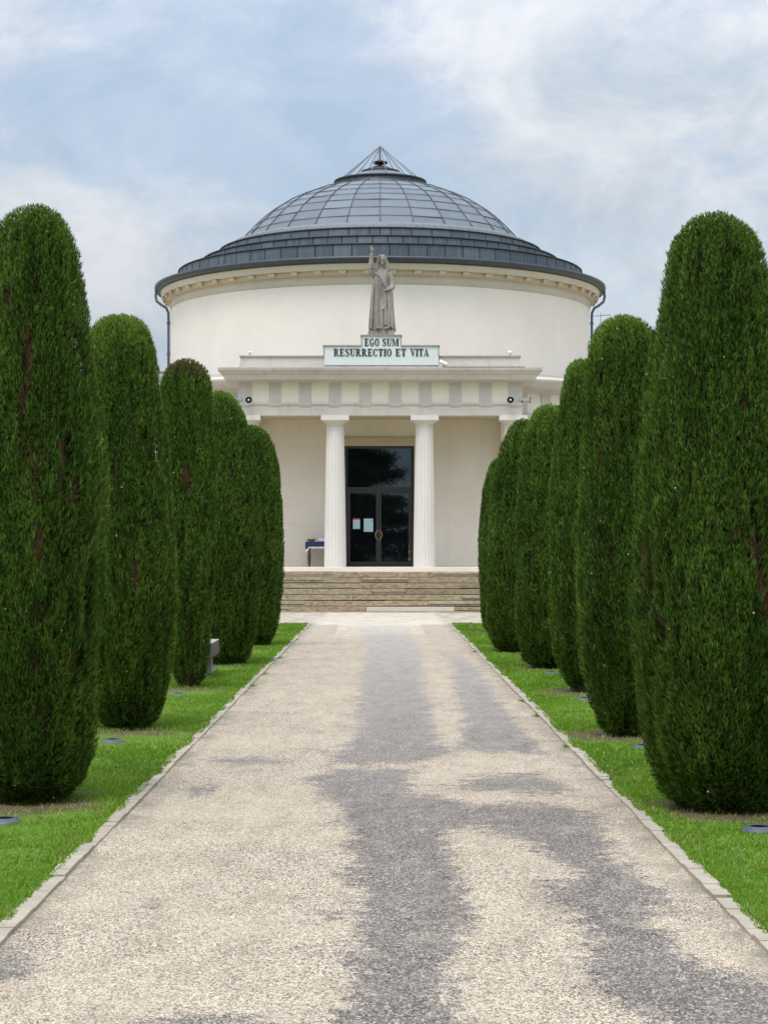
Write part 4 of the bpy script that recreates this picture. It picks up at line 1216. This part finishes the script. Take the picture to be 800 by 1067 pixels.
# left arm bent across, gathering the mantle
st.tube([(0.17, 0.0, 1.68), (0.265, -0.01, 1.52), (0.30, -0.07, 1.30)], [0.115, 0.105, 0.10], 14)
st.tube([(0.30, -0.07, 1.30), (0.27, -0.20, 1.23), (0.20, -0.27, 1.19)], [0.095, 0.075, 0.05], 14)
ellipsoid(st, (0.165, -0.295, 1.185), (0.05, 0.035, 0.042), 12)
for q in range(4):
    b = Vector((0.135, -0.305, 1.215 - 0.021 * q))
    st.tube([b, b + Vector((-0.035, -0.012, -0.004)), b + Vector((-0.05, 0.02, -0.012))], [0.012, 0.011, 0.009], 8)
st.tube([(0.175, -0.31, 1.215), (0.145, -0.33, 1.245), (0.125, -0.325, 1.25)], [0.013, 0.012, 0.009], 8)
# mantle: diagonal folds over the chest and a long fall from the hand
for k in range(6):
    u = k / 5
    st.tube([(-0.19 + 0.05 * u, -0.12, 1.70 - 0.10 * u), (-0.03 + 0.05 * u, -0.225, 1.60 - 0.17 * u), (0.10 + 0.04 * u, -0.25, 1.42 - 0.16 * u), (0.20, -0.245, 1.22 - 0.06 * u)], [0.03, 0.03, 0.028, 0.03], 8)
for k, (xa, xb, zb_) in enumerate(((0.10, 0.04, 0.62), (0.15, 0.12, 0.16), (0.20, 0.20, 0.06), (0.25, 0.275, 0.10), (0.29, 0.325, 0.06), (0.31, 0.36, 0.2))):
    st.tube([(xa, -0.25 + 0.25 * max(0, xa - 0.16), 1.2), ((xa + xb) / 2 + 0.012 * (-1) ** k, -0.26 + 0.3 * max(0, xb - 0.16), 0.7), (xb, -0.28 + 0.4 * max(0, xb - 0.16), zb_)], [0.026, 0.036, 0.042], 8)
for k, (xa, xb) in enumerate(((-0.26, -0.36), (-0.23, -0.29), (-0.17, -0.20), (-0.10, -0.11), (-0.04, -0.03), (0.03, 0.02))):
    st.tube([(xa, -0.10 - 0.10 * (0.3 + xa), 1.55), ((xa + xb) / 2, -0.18 - 0.22 * (0.3 + xa), 0.8), (xb, -0.20 - 0.26 * (0.36 + xb), 0.05)], [0.014, 0.026, 0.032], 8)
sto = remesh(st, 'statue', 0.0095, M['statue'], (0, 0, 0))
sto.location = (IX + 0.02, IY + 0.32, 8.128)
sto.rotation_euler.z = R(-4)
tag(sto, 'weathered grey stone statue of a robed figure raising one hand above the portico', 'statue')

# ------------------------------------------------------------------ table with cloth, bowl and box
TX0, TX1, TY0, TY1, TZ = -2.22, -1.10, 57.55, 58.12, 1.98
tbl = thing('table', 'small table with dark turned wooden legs standing behind the left column', 'table', ((TX0 + TX1) / 2, (TY0 + TY1) / 2, 1.23))
to = tuple(tbl.location)
MB().box(TX0, TX1, TY0, TY1, TZ - 0.03, TZ).build('tabletop', M['wood'], tbl, to)
MB().box(TX0 + 0.06, TX1 - 0.06, TY0 + 0.05, TY1 - 0.05, TZ - 0.13, TZ - 0.031).build('apron', M['wood'], tbl, to)
for x in (TX0 + 0.085, TX1 - 0.085):
    for y in (TY0 + 0.07, TY1 - 0.07):
        MB().lathe([(0.03, 1.232), (0.034, 1.25), (0.024, 1.27), (0.032, 1.33), (0.042, 1.45), (0.046, 1.55), (0.030, 1.66), (0.028, 1.69), (0.042, 1.71), (0.028, 1.73), (0.044, 1.80), (0.046, 1.948)], 16, (x, y, 0)).build('leg', M['wood'], tbl, to)
def cloth(z, drop, out, wav, seed):
    r_ = random.Random(seed)
    per = []
    n = 22
    for k in range(n): per.append((TX0 - out + (TX1 - TX0 + 2 * out) * k / n, TY0 - out))
    for k in range(10): per.append((TX1 + out, TY0 - out + (TY1 - TY0 + 2 * out) * k / 10))
    for k in range(n): per.append((TX1 + out - (TX1 - TX0 + 2 * out) * k / n, TY1 + out))
    for k in range(10): per.append((TX0 - out, TY1 + out - (TY1 - TY0 + 2 * out) * k / 10))
    ccx, ccy = (TX0 + TX1) / 2, (TY0 + TY1) / 2
    N = len(per); v = []; f = []
    lv = [(0.985, 0, 0), (1.0, -0.008, 0), (1.0, -drop * 0.5, 0.5), (1.0, -drop, 1.0)]
    for sc, dz, wv in lv:
        for k, (x, y) in enumerate(per):
            off = wav * wv * math.sin(k * 1.3 + seed) + 0.006 * wv
            dx, dy = x - ccx, y - ccy; d = math.hypot(dx, dy)
            corner = abs(abs(dx) - (TX1 - TX0) / 2 - out) < 0.06 and abs(abs(dy) - (TY1 - TY0) / 2 - out) < 0.06
            v.append((ccx + dx * sc + dx / d * off, ccy + dy * sc + dy / d * off, z + dz * (1.5 if corner else 1.0)))
    for j in range(3):
        for k in range(N): f.append((j * N + k, j * N + (k + 1) % N, (j + 1) * N + (k + 1) % N, (j + 1) * N + k))
    f.append(tuple(range(N - 1, -1, -1)))
    return MB().add(v, f, 0, False)
tag(cloth(TZ + 0.004, 0.20, 0.006, 0.008, 2).build('tablecloth', M['cloth_white']), 'white cloth showing below the blue one on the portico table', 'tablecloth')
tag(cloth(TZ + 0.010, 0.155, 0.022, 0.010, 5).build('tablecloth', M['cloth_blue']), 'navy blue cloth draped over the table behind the left column', 'tablecloth')
bs = MB().lathe([(0.01, 0.006), (0.085, 0.004), (0.14, 0.05), (0.155, 0.075), (0.145, 0.076), (0.13, 0.055), (0.08, 0.018), (0.01, 0.016)], 28, (0, 0, 0))
for k in range(9):
    a = k * 0.75
    ellipsoid(bs, (0.075 * math.cos(a), 0.06 * math.sin(a), 0.055), (0.035, 0.03, 0.03), 8)
bo = bs.build('bowl', M['basket']); bo.location = (-2.07, 57.78, TZ + 0.012)
tag(bo, 'shallow light brown bowl at the left end of the blue-covered table', 'bowl')
bx_ = MB().box(-0.085, 0.085, -0.07, 0.07, 0, 0.075).box(-0.08, 0.08, -0.066, 0.066, 0.0755, 0.088)
bo = bx_.build('paper_stack', M['paper'], bevel=0.004); bo.location = (-1.76, 57.76, TZ + 0.012)
tag(bo, 'white stack of leaflets on the blue cloth close to the column', 'leaflets')

# ------------------------------------------------------------------ loudspeakers, spotlights, cable
def horn():
    r = thing('loudspeaker', 'x', 'loudspeaker', (0, 0, 0), 'horn loudspeakers on the portico')
    Mx = Matrix.Rotation(R(90), 4, 'X')           # bell opens towards -y
    MB().lathe([(0.035, -0.13), (0.04, -0.04), (0.05, 0.03), (0.068, 0.10), (0.100, 0.15), (0.112, 0.155), (0.106, 0.162)], 28, M=Mx).build('bell', M['horn'], r)
    MB().lathe([(0.092, 0.149), (0.06, 0.095), (0.03, 0.03), (0.01, 0.02)], 28, M=Mx).build('throat', M['black'], r)
    MB().lathe([(0.03, 0.03), (0.04, 0.12), (0.032, 0.155), (0.005, 0.16)], 18, M=Mx).build('re_entrant_cone', M['horn'], r)
    MB().lathe([(0.005, -0.21), (0.05, -0.205), (0.055, -0.13), (0.04, -0.125)], 20, M=Mx).build('driver', M['horn'], r)
    return r
hp = horn()
HN = [(-4.20, 55.70, 6.09, R(-78), 'left horn loudspeaker facing sideways off the portico corner'),
      (-3.80, 55.50, 6.07, R(4), 'left horn loudspeaker facing the drive beneath the cornice'),
      (3.77, 55.50, 6.07, R(-4), 'right horn loudspeaker facing the drive beneath the cornice'),
      (4.19, 55.70, 6.09, R(72), 'right horn loudspeaker facing sideways off the portico corner')]
for k, (x, y, z, rz, lb) in enumerate(HN):
    h = hp if k == 0 else copy_tree(hp)
    h.location = (x, y, z); h.rotation_euler = (R(4), 0, rz); h['label'] = lb
    br_ = MB()
    L_ = Matrix.Rotation(-rz, 4, 'Z')
    tgt = L_ @ Vector((-x + max(-4.12, min(4.12, x)), 55.735 - y, -0.05))
    br_.tube([(0, 0.05, -0.02), (0, 0.06, -0.09), tgt], 0.014, 8)
    br_.build('bracket', M['black'], h)

def spot(loc, tilt, rz, L, r, label):
    t_ = thing('spotlight', label, 'spotlight', loc, 'spotlights on the portico roof')
    Mx = Matrix.Rotation(rz, 4, 'Z') @ Matrix.Rotation(tilt, 4, 'X')
    MB().lathe([(0.004, -L / 2), (r * 0.85, -L / 2), (r, -L / 2 + 0.02), (r, L / 2), (r * 0.9, L / 2 + 0.005), (r * 0.88, L / 2 - 0.03), (0.003, L / 2 - 0.03)], 20, (0, 0, 0.11), M=Mx).build('lamp_body', M['white_metal'], t_)
    MB().tube([(0, 0, 0), (0, 0, 0.10)], 0.014, 8).box(-0.05, 0.05, -0.05, 0.05, 0, 0.012).build('stand', M['rod'], t_)
spot((1.83, EY - 0.30, 7.03), R(-62), R(68), 0.25, 0.045, 'white cylindrical spotlight on the cornice right of the inscription')
spot((3.80, EY + 0.34, 7.402), R(-80), R(30), 0.16, 0.04, 'small white spotlight at the right end of the parapet')
spot((-3.80, EY + 0.34, 7.402), R(-80), R(-30), 0.14, 0.035, 'small white spotlight at the left end of the parapet')
cb = [(1.83 + 0.03 * k * 2.6, EY - 0.44 + 0.006 * math.sin(k * 1.7), 7.008 + 0.006 * math.sin(k * 2.3)) for k in range(31)]
tag(MB().tube([(1.83, EY - 0.33, 7.05)] + cb, 0.011, 6).build('cable', M['black']), 'thin black cable along the cornice edge right of the spotlight', 'cable')

# ------------------------------------------------------------------ bench
BO = (-2.40, 25.45, 0)
bn = thing('bench', 'low weathered stone bench between two cypresses on the left lawn', 'bench', BO)
MB().box(-0.22, 0.22, -0.62, 0.62, 0.27, 0.455).build('seat', M['bench_dark'], bn, bevel=0.03)
MB().box(-0.215, 0.215, -0.615, 0.615, 0.456, 0.478).build('seat_top', M['concrete'], bn, bevel=0.008)
for y in (-0.42, 0.42): MB().box(-0.14, 0.14, y - 0.06, y + 0.06, -0.05, 0.272).build('leg', M['concrete'], bn, bevel=0.012)

# ------------------------------------------------------------------ ground lights
gl0 = thing('ground_light', 'x', 'ground light', (0, 0, 0), 'ground lights set in the lawn')
MB().lathe([(0.108, 0.0), (0.108, 0.010), (0.095, 0.018), (0.078, 0.036), (0.07, 0.038), (0.056, 0.032), (0.005, 0.032)], 28).build('housing', M['lamp_grey'], gl0)
MB().lathe([(0.057, 0.033), (0.045, 0.037), (0.003, 0.040)], 20).build('lens', M['glass'], gl0)
GLS = [(-2.27, 11.60, 'blue-grey ground light at the left frame edge before the nearest left cypress'), (-2.30, 16.5, 'blue-grey ground light on the grass between the first and second left cypresses'),
       (-2.31, 21.9, 'blue-grey ground light on the grass between the second and third left cypresses'), (-2.36, 26.9, 'blue-grey ground light just behind the bench leg'),
       (2.22, 11.25, 'blue-grey ground light at the right frame edge before the nearest right cypress'), (2.20, 16.0, 'blue-grey ground light between the first and second right cypresses'),
       (2.26, 21.2, 'blue-grey ground light between the second and third right cypresses'), (2.30, 25.8, 'blue-grey ground light between the third and fourth right cypresses')]
for k, (x, y, lb) in enumerate(GLS):
    g = gl0 if k == 0 else copy_tree(gl0)
    g.location = (x, y, 0.012); g.rotation_euler.z = k * 0.7; g['label'] = lb

# ------------------------------------------------------------------ houses far behind
def house(x0, x1, y0, y1, ze, zr, label, ant=None):
    h = thing('house', label, 'house', ((x0 + x1) / 2, (y0 + y1) / 2, 0))
    og = tuple(h.location)
    w = MB().box(x0, x1, y0, y1, 0, ze - 0.02).build('wall', M['plaster'], h, og)
    MB().box(x0 - 0.12, x1 + 0.12, y0 - 0.12, y1 + 0.12, ze - 0.75, ze - 0.45).box(x0 - 0.3, x1 + 0.3, y0 - 0.3, y1 + 0.3, ze - 0.2, ze - 0.02).build('eaves', M['white_metal'], h, og)
    k = (x1 - x0) * 0.4
    MB().box(x0 - 0.5, x1 + 0.5, y0 - 0.5, y1 + 0.5, ze, zr, 0, (x0 + k, x1 - k, y0 + 4, y1 - 4)).build('roof', M['terracotta'], h, og)
    for i in range(2):
        for z in (ze - 2.6, ze - 5.8, ze - 9.0):
            xx = x0 + 0.65 + i * (x1 - x0 - 1.3)
            MB().box(xx - 0.4, xx + 0.4, y0 - 0.03, y0 + 0.1, z, z + 1.5).build('window', M['frame'], h, og)
    if ant:
        m = MB().tube([(ant, y0 + 2.5, ze), (ant, y0 + 2.5, ze + 2.1)], 0.03, 6).tube([(ant - 0.75, y0 + 2.5, ze + 1.9), (ant + 0.5, y0 + 2.5, ze + 2.0)], 0.018, 6)
        for q in range(6): m.tube([(ant - 0.6 + 0.2 * q, y0 + 2.2, ze + 1.92 + 0.016 * q), (ant - 0.6 + 0.2 * q, y0 + 2.8, ze + 1.92 + 0.016 * q)], 0.012, 5)
        m.build('antenna', M['rod'], h, og)
house(-13.4, -10.75, 95, 103, 10.55, 11.1, 'far house with tiled roof glimpsed left of the chapel')
house(10.4, 12.9, 95, 103, 11.75, 12.3, 'far house with tiled roof and antenna glimpsed right of the chapel', 11.2)

# ------------------------------------------------------------------ unseen cedars added behind the camera for the door glass to mirror
def cedar(x, y, H, seed, label):
    rng = np.random.default_rng(seed); rr = random.Random(seed)
    root = thing('cedar', label, 'tree', (x, y, 0), 'unseen cedars added for the door reflection')
    tk = MB().tube([(0, 0, -0.2), (0.1, 0, H * 0.4), (0, 0.1, H)], [0.45, 0.3, 0.05], 12)
    P = []
    for k in range(95):
        z = 1.6 + (H - 2.2) * (k / 94) ** 0.9; a = k * 2.4 + rr.uniform(-.6, .6); Lb = (1 - z / H) * 5.4 + 0.8
        tip = Vector((math.cos(a) * Lb, math.sin(a) * Lb, z + rr.uniform(-0.35, 0.12) * Lb + 0.3)); base = Vector((0, 0, z))
        tk.tube([base, base.lerp(tip, 0.5) + Vector((0, 0, 0.25)), tip], [0.09, 0.06, 0.02], 6)
        n = int(420 * Lb)
        u = 0.15 + 0.85 * rng.random(n)
        c = np.array(base)[None] * (1 - u[:, None]) + np.array(tip)[None] * u[:, None]
        c += rng.normal(size=(n, 3)) * np.array([0.42, 0.42, 0.34]) * (1.2 - 0.5 * u[:, None]) + np.array([0, 0, 0.1])
        P.append(c)
    tk.build('trunk', M['bark'], root)
    c = np.concatenate(P); n = len(c)
    d1 = unit(rng.normal(size=(n, 3)) * (1, 1, 0.4)) * 0.20; d2 = unit(rng.normal(size=(n, 3))) * 0.06
    V = np.stack([c - d2, c + d2, c + d1], 1).reshape(-1, 3)
    ti = np.repeat(rng.random(n) * 0.6, 3)
    np_mesh('crown', V, np.arange(len(V)).reshape(-1, 3), M['leaf'], None, {'tint': ti, 'dry': ti * 0}, parent=root)
cedar(-2.6, -15, 17, 3, 'tall dark cedar with drooping boughs, added unseen behind the photographer, left')
cedar(6.4, -26, 10, 8, 'broad dark cedar with drooping boughs, added unseen behind the photographer, right')
